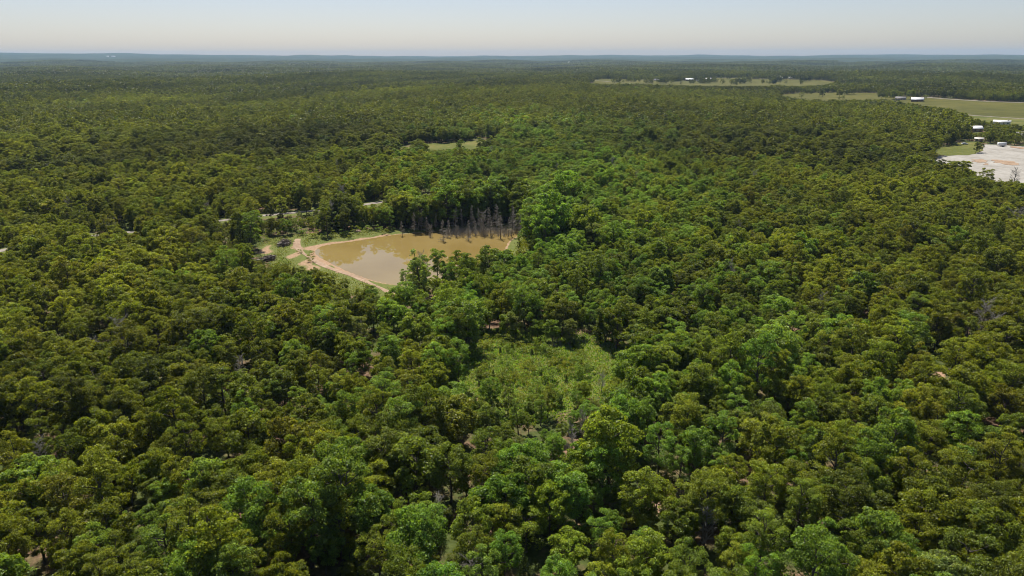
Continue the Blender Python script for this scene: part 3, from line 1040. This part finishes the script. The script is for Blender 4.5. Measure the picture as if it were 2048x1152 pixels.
for i in dead_ind:
    kk = 3 + int(kind[i]) % 2
    lab = unique('bare grey dead forest tree, %s' % where(X[i], Y[i], Z[i] + 7))
    tree_thing('dead_tree', X[i], Y[i], RZ[i], SCL[i] * 1.0, DEAD_T[kk], DEAD_B[kk], [.1, .1, .1], lab, 'dead tree', 'bare dead trees in the forest', 'branches', z=Z[i])
for i in ced_ind:
    kk = int(kind[i]) % 2
    lab = unique('dark conical evergreen cedar, %s' % where(X[i], Y[i], Z[i] + 5))
    tree_thing('cedar_tree', X[i], Y[i], RZ[i], SCL[i], CED_T[kk], CED_C[kk], [0.032, 0.048, 0.018], lab, 'cedar', 'dark cedars', z=Z[i])
r_ = np.where(~is_ind)[0]
idx = np.array(NEAR_K)[kind[r_]]
idx = np.where(cedm[r_], NEAR_K[12], idx)
idx = np.where(deadm[r_], DEAD_K, idx)
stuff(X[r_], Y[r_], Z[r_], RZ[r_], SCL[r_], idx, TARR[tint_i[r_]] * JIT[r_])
# understorey: low growth between the trunks
ux, uy = forest_points(50, 430, 4.2, 0.45, HALF)
k = keep_mask(ux, uy) & (rng.uniform(size=len(ux)) < np.where(np.hypot(ux, uy) > 190, 0.85, 0.45))
ux, uy = ux[k], uy[k]
m_ = len(ux)
us = rng.uniform(0.13, 0.34, m_)
stuff(ux, uy, terrain(ux, uy) - 0.6, rng.uniform(0, 6.28, m_), np.stack([us * 1.3, us * 1.3, us], 1), np.array(NEAR_K)[rng.integers(0, 12, m_)], TARR[pick_tints(ux, uy, rng)] * rng.uniform(.8, 1.1, (m_, 1)))

# --- farther forest
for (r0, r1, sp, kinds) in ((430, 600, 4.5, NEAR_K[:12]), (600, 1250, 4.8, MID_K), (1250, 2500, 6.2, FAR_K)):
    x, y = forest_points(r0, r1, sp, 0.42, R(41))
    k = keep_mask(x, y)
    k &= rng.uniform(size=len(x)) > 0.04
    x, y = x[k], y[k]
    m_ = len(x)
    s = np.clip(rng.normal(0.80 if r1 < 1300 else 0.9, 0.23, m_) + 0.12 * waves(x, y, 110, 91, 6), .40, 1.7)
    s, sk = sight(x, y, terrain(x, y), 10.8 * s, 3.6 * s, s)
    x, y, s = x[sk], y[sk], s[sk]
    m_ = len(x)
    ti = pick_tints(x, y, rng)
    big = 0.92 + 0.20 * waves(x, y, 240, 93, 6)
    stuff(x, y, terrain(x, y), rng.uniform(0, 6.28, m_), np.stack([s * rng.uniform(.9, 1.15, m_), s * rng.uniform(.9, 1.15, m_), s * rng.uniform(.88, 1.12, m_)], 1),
          np.array(kinds)[rng.integers(0, len(kinds), m_)], TARR[ti] * rng.uniform(.72, 1.15, (m_, 1)) * np.clip(big, .55, 1.35)[:, None] * (0.84 if r1 < 1300 else 0.56) * shift_green(x, y))  # distant tints darkened, standing in for self-shadow the coarser leaf cards lack
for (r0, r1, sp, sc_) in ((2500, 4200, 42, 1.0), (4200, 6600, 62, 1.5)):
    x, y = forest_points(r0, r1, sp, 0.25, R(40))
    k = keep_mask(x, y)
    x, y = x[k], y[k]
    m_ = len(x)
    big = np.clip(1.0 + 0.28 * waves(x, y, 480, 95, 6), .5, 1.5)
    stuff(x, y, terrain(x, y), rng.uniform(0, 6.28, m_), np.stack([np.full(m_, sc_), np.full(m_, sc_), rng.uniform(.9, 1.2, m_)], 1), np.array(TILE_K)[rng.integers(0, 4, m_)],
          np.full((m_, 3), 0.041) * big[:, None], 0.0)  # tile tint dimmed to include crown shade its large cards do not cast

# ------------------------------------------------------------------ trees placed one by one
def tree_at(px, py, h, tint, label, kind_=0, wide=1.0, name='broadleaf_tree', group=None, cat='tree'):
    x, y = at(px, py)
    s = h / SPEC[kind_][1]
    USED.add(label)
    return tree_thing(name, x, y, rnd.uniform(0, 6.28), (s * wide, s * wide, s), TRUNK_ME[kind_], CROWN_ME[kind_], list(map(float, TARR[tint] * rnd.uniform(.9, 1.1))), label, cat, group)
tree_at(932, 702, 12.2, 3, 'tall green tree with dark trunk on the shaded edge of the meadow', 5, 1.05)
tree_at(905, 712, 11.0, 6, 'mid green tree just behind the dark-trunked meadow tree', 0)
tree_at(1032, 676, 7.2, 4, 'pale silvery tree at the back of the meadow, largest of the pale ones', 2, 1.0)
tree_at(1075, 680, 5.0, 3, 'small bright tree between the two silvery trees behind the meadow', 7)
tree_at(1105, 684, 5.4, 3, 'small bushy green tree beside the brown scrub behind the meadow', 3)
tree_at(1138, 690, 6.6, 4, 'slender silvery tree behind the meadow near the dark shadow', 4)
tree_at(1258, 792, 9.5, 3, 'open-crowned green tree in front of the meadow with forked dark stems', 3)
tree_at(1038, 503, 6.8, 2, 'slim forked tree standing alone on the grass beside the pond', 6, 0.42)
tree_at(972, 540, 7.8, 2, 'dark upright tree poking over the near pond shore', 6, 0.75)
tree_at(1000, 560, 9.6, 3, 'bright round tree at the near right corner of the pond', 1)
tree_at(655, 472, 10.5, 2, 'dark dense tree casting black shade at the head of the pond', 6, 0.95)
tree_at(692, 466, 11.0, 2, 'second dark dense tree at the head of the pond, nearer the water', 4, 0.9)
tree_at(575, 470, 6.0, 3, 'bright bushy tree behind the brush piles at the pond clearing', 7)
for px_, py_, h_, ti_, k_, lab in ((1645, 194, 12, 2, 0, 'lone dark tree in the tan field, smaller of the two'), (1678, 195, 14, 5, 1, 'lone spreading brownish tree in the tan field, larger of the two'),
                                   (1762, 199, 13, 2, 3, 'round tree at the end of the tan field, first of the farmhouse cluster'), (1786, 199, 14, 6, 1, 'round tree beside the grey-roofed house'),
                                   (1800, 193, 17, 2, 0, 'tall dark tree behind the grey-roofed house'), (1820, 199, 14, 6, 3, 'wide tree directly behind the white-roofed farmhouse'),
                                   (1849, 200, 8, 0, 2, 'low bush-like tree beside the white-roofed farmhouse'), (1262, 163, 12, 2, 1, 'dark round tree in the far pasture by the pale road'),
                                   (1280, 164, 9, 2, 2, 'small dark tree in the far pasture, second from the pale road'), (1300, 164, 11, 2, 0, 'dark tree beside the low house in the far pasture'),
                                   (1428, 162, 14, 2, 0, 'dark tree beside the smaller far barn'), (1442, 158.5, 9, 2, 2, 'tiny lone tree in the pasture past the far barns'),
                                   (1495, 157.5, 18, 2, 3, 'big round tree at the back of the long tan pasture'), (1525, 168, 12, 5, 1, 'brownish tree at the near side of the long tan pasture'),
                                   (1548, 168, 14, 2, 3, 'dark wide tree at the near side of the long tan pasture')):
    tree_at(px_, py_, h_, ti_, lab, k_, 1.1, group='lone trees in the fields')
tree_at(1967, 384, 11.5, 0, 'feathery olive tree standing before the gravel lot', 5, 0.8)
tree_at(1915, 372, 13, 0, 'big olive tree at the near corner of the gravel lot', 1, 1.15)

# dead trees standing in and beside the pond
DT = [(805, 466, 8, 2), (830, 462, 10.8, 0), (853, 461, 8.5, 2), (886, 477, 12.0, 0), (895, 470, 10.5, 1), (936, 475, 11.8, 1), (951, 465, 11.0, 0), (967, 464, 10.0, 3), (983, 467, 12.0, 1),
      (1001, 471, 11.8, 0), (1016, 470, 11.0, 1), (1023, 468, 10.5, 0), (1040, 463, 10.0, 2), (871, 457, 9.5, 1), (910, 456, 10.5, 0), (925, 455, 9.0, 2), (944, 455, 10.5, 1), (962, 454, 10.8, 0),
      (994, 455, 11.0, 1), (1030, 457, 9.5, 0), (842, 457, 8.8, 1), (862, 468, 6.0, 3), (915, 468, 7.0, 3)]
WORDS_T = ['slim', 'tall', 'short', 'crooked']
for j, (px_, py_, h_, k_) in enumerate(DT):
    x, y = at(px_, py_ + 3)
    h_ *= rnd.uniform(0.72, 1.06)
    s = h_ / [10.5, 12.0, 9.0, 10.0, 8.5][k_]
    wet = 'in the pond' if poly_sd(np.array([x]), np.array([y]), POND)[0] < 0 else 'on pond shore'
    lab = unique('%s dead tree %s, %s' % ('tall' if h_ > 10.2 else 'short' if h_ < 8.2 else 'slim', wet, where(x, y, 1.0).replace(' the picture', '')))
    o = tree_thing('dead_tree', x, y, rnd.uniform(0, 6.28), (s * rnd.uniform(.62, 1.0), s * rnd.uniform(.62, 1.0), s), DEAD_T[k_], DEAD_B[k_], [.1, .1, .1], lab, 'dead tree', 'dead trees at the pond', 'branches')
    o.rotation_euler.x, o.rotation_euler.y = rnd.gauss(0, .05), rnd.gauss(0, .05)
x, y = at(2024, 384)
tree_thing('dead_tree', x, y, 1.0, (1.25, 1.25, 1.1), DEAD_T[3], DEAD_B[3], [.1, .1, .1], 'pale leafless tree spreading in front of the gravel lot', 'dead tree', None, 'branches')

# ------------------------------------------------------------------ forest object (the trees past the ones picked out)
fco = np.concatenate(PTS['co'])
me = bpy.data.meshes.new('forest')
me.vertices.add(len(fco))
me.vertices.foreach_set('co', fco.astype(np.float32).ravel())
for nm, ty, ch, key in (('rot', 'FLOAT_VECTOR', 'vector', 'rot'), ('scl', 'FLOAT_VECTOR', 'vector', 'scl'), ('kind_index', 'INT', 'value', 'idx')):
    a = me.attributes.new(nm, ty, 'POINT')
    arr = np.concatenate(PTS[key])
    a.data.foreach_set(ch, arr.astype(np.int32 if ty == 'INT' else np.float32).ravel())
a = me.attributes.new('tint', 'FLOAT_COLOR', 'POINT')
tt = np.concatenate(PTS['tint'])
a.data.foreach_set('color', np.hstack([tt, np.ones((len(tt), 1))]).astype(np.float32).ravel())
me.update()
forest = put('forest', me, kind='stuff', label='dense green broadleaf forest rolling away to the hazy horizon', category='forest')
ng = bpy.data.node_groups.new('forest_scatter', 'GeometryNodeTree')
ng.interface.new_socket('Geometry', in_out='INPUT', socket_type='NodeSocketGeometry')
ng.interface.new_socket('Geometry', in_out='OUTPUT', socket_type='NodeSocketGeometry')
gi, go = ng.nodes.new('NodeGroupInput'), ng.nodes.new('NodeGroupOutput')
iop = ng.nodes.new('GeometryNodeInstanceOnPoints')
ci = ng.nodes.new('GeometryNodeCollectionInfo')
ci.inputs['Collection'].default_value = PROTO_COL
ci.inputs['Separate Children'].default_value = True
ci.inputs['Reset Children'].default_value = True
def named(nm, ty):
    q = ng.nodes.new('GeometryNodeInputNamedAttribute')
    q.data_type = ty
    q.inputs['Name'].default_value = nm
    return [o for o in q.outputs if o.name == 'Attribute' and o.enabled][0]
e2r = ng.nodes.new('FunctionNodeEulerToRotation')
ng.links.new(named('rot', 'FLOAT_VECTOR'), e2r.inputs[0])
iop.inputs['Pick Instance'].default_value = True
ng.links.new(gi.outputs[0], iop.inputs['Points'])
ng.links.new(ci.outputs[0], iop.inputs['Instance'])
ng.links.new(named('kind_index', 'INT'), iop.inputs['Instance Index'])
ng.links.new(e2r.outputs[0], iop.inputs['Rotation'])
ng.links.new(named('scl', 'FLOAT_VECTOR'), iop.inputs['Scale'])
ng.links.new(iop.outputs[0], go.inputs[0])
md = forest.modifiers.new('scatter', 'NODES')
md.node_group = ng
print('forest instances', len(fco), 'individual radius', dist_max)

# ------------------------------------------------------------------ meadow growth, dead brush in the shallows
def tufts(name, P, n, hmin, hmax, cols, label, seed, per=7, spread=0.35, wfac=0.10, over=0.5):
    g = np.random.default_rng(seed)
    xs, ys = [p[0] for p in P], [p[1] for p in P]
    x, y = g.uniform(min(xs) - over, max(xs) + over, n * 3), g.uniform(min(ys) - over, max(ys) + over, n * 3)
    k = (poly_sd(x, y, P) < over) & (poly_sd(x, y, POND) > 4.5) & (line_dist(x, y, TRACK) > 1.8)
    for Dp in DIRT:
        k &= poly_sd(x, y, Dp) > 1.0
    x, y = x[k][:n], y[k][:n]
    z = terrain(x, y)
    n = len(x)
    b = np.stack([x, y, z], 1)[:, None] + np.concatenate([g.normal(0, spread, (n, per, 2)), np.full((n, per, 1), -0.05)], 2)
    b = b.reshape(-1, 3)
    m_ = len(b)
    h = g.uniform(hmin, hmax, (m_, 1))
    d = unit(np.concatenate([g.normal(0, .45, (m_, 2)), np.ones((m_, 1))], 1))
    s = unit(np.cross(d, g.normal(size=(m_, 3)))) * h * wfac
    V = np.stack([b - s, b + s, b + d * h + s * 1.6, b + d * h * 1.15 - s], 1).reshape(-1, 3)
    me = mesh_np(name, V, np.arange(4 * m_).reshape(-1, 4), [M_LEAF])
    a = me.attributes.new('leafvar', 'FLOAT_COLOR', 'FACE')
    ci_ = np.repeat(g.integers(0, len(cols), n), per)
    c = np.array(cols)[ci_] / 0.1 * g.uniform(.75, 1.25, (m_, 1))
    a.data.foreach_set('color', np.hstack([c, np.ones((m_, 1))]).astype(np.float32).ravel())
    o = put(name, me, kind='stuff', label=label)
    o['tint'] = [0.1, 0.1, 0.1]
    return o
tufts('meadow_grass', MEADOW, 6500, 0.12, 0.38, [(.17, .26, .065), (.14, .25, .06), (.24, .25, .10), (.15, .25, .065)], 'tall grass and weeds filling the small forest meadow', 5, 6, 0.5, 0.22, 7.0)
tufts('bank_grass', BANK_CLEAR, 2600, 0.12, 0.32, [(.12, .14, .03), (.16, .15, .05), (.10, .13, .03)], 'short grass on the cleared pond bank', 6, 5, 0.6, 0.25)
tufts('lakeside_grass', GRASS_R, 900, 0.15, 0.4, [(.12, .15, .03), (.14, .15, .04)], 'short grass beside the pond end', 7, 5, 0.6, 0.25)

SHRUB = []
for s in (401, 402, 403):
    tb, V, Q, lv = build_tree(s, 2.2, 1.3, 0.05, 5, 6, 26, 0.42, 0.9, 1.0, limbs=False)
    SHRUB.append((tb.mesh('stem', M_BARK), crown_mesh('leaves', V, Q, lv)))
g = np.random.default_rng(77)
cnt = 0
mx, my = [p[0] for p in MEADOW], [p[1] for p in MEADOW]
while cnt < 90:
    x, y = g.uniform(min(mx), max(mx)), g.uniform(min(my), max(my))
    if poly_sd(np.array([x]), np.array([y]), MEADOW)[0] > -0.5:
        continue
    back = g.uniform() < 0.5
    ced = cnt % 6 == 0
    zz = tz(x, y)
    if ced:
        s = g.uniform(0.16, 0.26)
        lab = unique('dark meadow cedar sapling, %s' % where(x, y, 1))
        tree_thing('cedar_sapling', x, y, 0, (s, s, s), CED_T[0], CED_C[0], [0.03, 0.05, 0.018], lab, 'sapling', 'cedar saplings in the meadow', z=zz)
    else:
        s = g.uniform(0.5, 1.45)
        kk = cnt % 3
        lab = unique('%s meadow shrub, %s' % ('low' if s < .8 else 'bushy' if s < 1.1 else 'tall', where(x, y, 1)))
        o = root('shrub', (x, y, zz), g.uniform(0, 6), lab, 'shrub', 'shrubs in the meadow')
        o.scale = (s, s, s * g.uniform(.7, 1.1))
        put('stem', SHRUB[kk][0], o)
        c = put('leaves', SHRUB[kk][1], o)
        c['tint'] = [float(v) for v in TARR[[3, 6, 3, 1, 0][cnt % 5]]]
    cnt += 1
# scrub at the pond clearing
for (px_, py_, s) in ((540, 472, 1.3), (552, 474, 1.1), (608, 470, 1.2), (630, 474, 1.3), (648, 476, 0.9), (668, 474, 1.0), (690, 472, 1.1), (712, 466, 1.2), (735, 462, 1.1), (760, 462, 1.0), (780, 461, 1.0), (530, 480, 0.9), (620, 524, 1.0), (570, 528, 1.0),
                      (600, 505, .6), (625, 506, .6), (700, 476, .8), (770, 466, .9)):
    x, y = at(px_, py_)
    o = root('shrub', (x, y, tz(x, y)), rnd.uniform(0, 6), unique('shrub on pond bank, %s' % where(x, y, 1)), 'shrub', 'shrubs on the pond bank')
    o.scale = (s * 1.2, s * 1.2, s)
    kk = rnd.randrange(3)
    put('stem', SHRUB[kk][0], o)
    c = put('leaves', SHRUB[kk][1], o)
    c['tint'] = [float(v) for v in TARR[rnd.choice([3, 6, 0])]]

def twig_brush(name, poly, n, h0, h1, label, seed, z=None):
    g = np.random.default_rng(seed)
    xs, ys = [p[0] for p in poly], [p[1] for p in poly]
    mb = MB()
    c = 0
    while c < n:
        x, y = g.uniform(min(xs), max(xs)), g.uniform(min(ys), max(ys))
        if poly_sd(np.array([x]), np.array([y]), poly)[0] > 0:
            continue
        zz = z if z is not None else tz(x, y)
        for _ in range(4):
            d = unit(np.array([g.normal(0, .35), g.normal(0, .35), 1.0]))
            L = g.uniform(h0, h1)
            p0 = np.array([x, y, zz - 0.3])
            mb.tube([p0, p0 + d * L * .6 + g.normal(0, .06, 3), p0 + d * L], [0.035, 0.022, 0.008], 3)
        c += 1
    return put(name, mb.mesh(name, M_TWIG), kind='stuff', label=label)
twig_brush('dead_brush', path([(890, 470), (900, 460), (960, 456), (1030, 458), (1042, 464), (1010, 472), (960, 471), (920, 474)]), 420, 1.0, 3.2, 'thicket of bare grey twigs standing in the shallow end of the pond', 9, WATER_Z)
twig_brush('meadow_brush', path([(1080, 688), (1110, 676), (1170, 684), (1175, 696), (1100, 697)]), 40, 0.8, 1.8, 'pinkish brown bare scrub at the back of the meadow', 10)

# ------------------------------------------------------------------ brush piles
def brush_pile(px_, py_, w, h, label, seed, n=16):
    g = np.random.default_rng(seed)
    x, y = at(px_, py_)
    o = root('brush_pile', (x, y, tz(x, y)), g.uniform(0, 3), label, 'brush pile', 'brush piles')
    tw = MB()
    for i in range(260):
        a, rr = g.uniform(0, 6.28), math.sqrt(g.uniform(0, 1))
        hh = h * (1 - rr ** 2) * g.uniform(0.2, 1.0)
        c = np.array([rr * w * math.cos(a), rr * w * .6 * math.sin(a), hh])
        d = unit(np.array([g.normal(), g.normal() * .7, g.normal() * .4])) * g.uniform(.5, 1.6)
        tw.tube([c - d, c + g.normal(0, .12, 3), c + d], [0.05, 0.04, 0.015], 3)
    put('branches', tw.mesh('branches', M_TWIGD), o, kind='stuff')
    for i in range(n):
        mb = MB()
        a, rr = g.uniform(0, 6.28), math.sqrt(g.uniform(0, 1)) * .8
        hh = h * (1 - rr ** 2) * g.uniform(0.5, 1.0) + .1
        c = np.array([rr * w * math.cos(a), rr * w * .6 * math.sin(a), hh])
        d = unit(np.array([1.0, g.normal() * .5, g.normal() * .12])) * g.uniform(1.0, 2.6)
        r0 = g.uniform(.09, .20)
        mb.tube([c - d, c, c + d], [r0, r0 * .9, r0 * .7], 7)
        put('log', mb.mesh('log', M_LOG if i % 4 else M_LOGP), o)
M_TWIGD = plain('brush_wood', (0.10, 0.075, 0.065), 0.95, 0.3, 2.0)
M_LOG = plain('log_bark', (0.11, 0.085, 0.07), 0.95, 0.3, 2.0)
M_LOGP = plain('log_bare', (0.36, 0.31, 0.27), 0.8, 0.2, 2.0)
brush_pile(569, 489, 3.3, 1.9, 'rounded grey-brown brush pile on the green pond clearing', 1, 10)
brush_pile(532, 521, 3.2, 1.5, 'low pile of dark logs beside the bare dirt patch', 2, 18)
brush_pile(494, 503, 2.8, 1.3, 'dark brush pile half hidden at the edge of the pond clearing', 3, 8)
# pale rock / bin-like lumps on the shore read as a pink heap of dirt and a white log
x, y = at(714, 463)
mb = MB()
g = np.random.default_rng(4)
a = np.linspace(0, 6.283, 11)[:-1]
rings = []
for f, zz in ((1.0, -0.1), (.85, .35), (.5, .65), (.1, .75)):
    rr = f * (1 + g.normal(0, .12, 10))
    rings.append(np.stack([rr * np.cos(a) * 1.5, rr * np.sin(a), np.full(10, zz)], 1))
Vh = np.concatenate(rings)
Qh = [(i * 10 + j, i * 10 + (j + 1) % 10, i * 10 + 10 + (j + 1) % 10, i * 10 + 10 + j) for i in range(3) for j in range(10)]
mb.add(Vh, Qh, [(30, 30 + j, 30 + j + 1) for j in range(1, 9)])
o = put('dirt_heap', mb.mesh('dirt_heap', plain('pink_dirt', (0.55, 0.36, 0.30), 0.95, .2, 2.0), True), None, (x, y, tz(x, y)), label='small pinkish heap of dirt on the shaded far pond bank', category='dirt heap')

# ------------------------------------------------------------------ buildings, car, trailer
M_W = {'white': plain('white_wall', (0.62, 0.61, 0.58), .6, .06, .5), 'tan': plain('tan_wall', (0.42, 0.34, 0.25), .7, .08, .5), 'red': plain('brick_wall', (0.16, 0.08, 0.06), .8, .15, .5)}
M_R = {'white': plain('white_metal_roof', (0.66, 0.66, 0.65), .35, .04, .3), 'grey': plain('grey_shingle_roof', (0.16, 0.15, 0.15), .8, .12, .5), 'pale': plain('pale_roof', (0.55, 0.52, 0.48), .6, .06, .5), 'tan': plain('pinkish_roof', (0.55, 0.38, 0.28), .7, .08, .5)}
M_GLASS = plain('dark_glass', (0.03, 0.035, 0.04), .08, .05, .5)
M_DOOR = plain('door_paint', (0.22, 0.17, 0.13), .6, .1, 1)
M_TRIM = plain('trim', (0.7, 0.7, 0.68), .6, .04, 1)
def house(px_, py_, L, W, hw, rise, rot, wall, roof, name, label):
    x, y = at(px_, py_)
    z = tz(x, y)
    yaw = -math.atan2(x, y) + R(rot)
    o = root(name, (x, y, z), yaw, label, 'building')
    mb = MB()
    prof = [(-W / 2, -1.0), (W / 2, -1.0), (W / 2, hw), (0, hw + rise - 0.05), (-W / 2, hw)]
    mb.prism(prof, -L / 2, L / 2)
    V, F = mb.arrays()
    V = np.stack([V[:, 1], -V[:, 0], V[:, 2]], 1)        # ridge runs along x, eaves face the viewer
    put('wall', mesh_np('wall', V, F, [M_W[wall]]), o)
    e, t = 0.5, 0.14
    for sgn in (1, -1):
        mb = MB()
        k_ = rise / (W / 2)
        p = [(0, hw + rise), (sgn * (W / 2 + e), hw - k_ * e), (sgn * (W / 2 + e), hw - k_ * e + t), (0, hw + rise + t)]
        mb.prism(p if sgn < 0 else p[::-1], -L / 2 - e, L / 2 + e)
        V, F = mb.arrays()
        V = np.stack([V[:, 1], -V[:, 0] + sgn * 0.0, V[:, 2]], 1)
        put('roof', mesh_np('roof', V, F, [M_R[roof]]), o)
    nwin = max(2, int(L / 3.2))
    for i in range(nwin):
        cx_ = -L / 2 + L * (i + .5) / nwin
        door = i == nwin // 2
        mb = MB()
        w2, z0, z1 = (.5, 0.0, 2.05) if door else (.55, .9, 2.0)
        mb.box((cx_ - w2, -W / 2 - .06, z0), (cx_ + w2, -W / 2 + .02, z1))
        p = put('door' if door else 'window', mb.mesh('opening', M_DOOR if door else M_GLASS), o)
        if not door:
            f = MB()
            f.box((cx_ - w2 - .08, -W / 2 - .05, z0 - .1), (cx_ + w2 + .08, -W / 2 + .01, z0 - .003))
            put('sill', f.mesh('sill', M_TRIM), p)
    if name in ('long_building', 'farmhouse'):
        c = MB()
        c.box((L * .32, -.3, hw + rise - .4), (L * .32 + .6, .3, hw + rise + 1.1))
        put('chimney', c.mesh('chimney', M_W['tan']), o)
    return o
for h in HOUSES:
    house(*h)

def car(x, y, yaw, label):
    o = root('parked_car', (x, y, tz(x, y) + .1), yaw, label, 'car')
    b = MB()
    b.prism([(-2.1, .35), (2.1, .35), (2.15, .75), (1.2, .92), (-1.9, .95), (-2.15, .8)], -.85, .85)
    put('body', b.mesh('body', plain('car_paint', (.75, .75, .74), .25, .03, 1)), o)
    c = MB()
    c.prism([(-1.75, .94), (1.1, .93), (.45, 1.5), (-1.5, 1.52)], -.74, .74)
    put('cabin', c.mesh('cabin', M_GLASS), o)
    r_ = MB()
    r_.prism([(-1.48, 1.515), (.44, 1.495), (.36, 1.56), (-1.42, 1.58)], -.72, .72)
    put('roof', r_.mesh('roof', plain('car_roof', (.75, .75, .74), .25, .03, 1)), o)
    wm = plain('tyre', (.02, .02, .02), .8, .1, 2)
    for sx in (-1.35, 1.35):
        for sy in (-.78, .78):
            w = MB()
            w.disc_wheel((sx, sy, .33), .33, .22)
            put('wheel', w.mesh('wheel', wm), o)
    return o
car(*CARS[0], R(-2), 'silver-white car parked on the grass by the gravel lot')
def trailer(x, y, yaw, label):
    o = root('box_trailer', (x, y, tz(x, y) + .15), yaw, label, 'trailer')
    b = MB()
    b.box((-2.5, -1.05, .55), (2.5, 1.05, 2.75))
    body = put('body', b.mesh('body', plain('trailer_white', (.72, .73, .72), .4, .04, 1)), o)
    for xx in np.linspace(-2.45, 2.45, 9):
        rb = MB()
        rb.box((xx - .03, -1.085, .58), (xx + .03, -1.052, 2.72))
        put('rib', rb.mesh('rib', M_TRIM), body)
    d = MB()
    d.box((1.3, -1.09, .65), (2.0, -1.055, 2.4))
    put('door', d.mesh('door', M_TRIM), o)
    t = MB()
    t.tube([(-2.5, 0, .5), (-3.6, 0, .5)], .06, 6)
    put('tongue', t.mesh('tongue', M_DOOR), o)
    wm = plain('trailer_tyre', (.02, .02, .02), .8, .1, 2)
    for sx in (.1, .9):
        for sy in (-1.0, 1.0):
            w = MB()
            w.disc_wheel((sx, sy, .36), .36, .22)
            put('wheel', w.mesh('wheel', wm), o)
trailer(*CARS[1], R(-6), 'white box trailer parked on the far side of the gravel lot')

# ------------------------------------------------------------------ haze
hz_m = bpy.data.materials.new('haze')
hz_m.use_nodes = True
nt = hz_m.node_tree
for n_ in list(nt.nodes):
    if n_.type != 'OUTPUT_MATERIAL':
        nt.nodes.remove(n_)
pv = nt.nodes.new('ShaderNodeVolumePrincipled')
pv.inputs['Color'].default_value = (0.48, 0.73, 1.0, 1)
pv.inputs['Density'].default_value = 4.7e-5
pv.inputs['Anisotropy'].default_value = 0.0
nt.links.new(pv.outputs['Volume'], [n_ for n_ in nt.nodes if n_.type == 'OUTPUT_MATERIAL'][0].inputs['Volume'])
tv = np.empty(len(bpy.data.objects['terrain'].data.vertices) * 3, np.float32)
bpy.data.objects['terrain'].data.vertices.foreach_get('co', tv)
zlo, zhi = float(tv[2::3].min()) - 1.5, max(CAM_H, float(tv[2::3].max())) + 22
print('haze z', zlo, zhi)
mb = MB()
mb.box((-16500, -16500, zlo), (16500, 16500, zhi))
put('haze', mb.mesh('haze', hz_m), kind='stuff', label='thin pale blue haze over the whole forest')
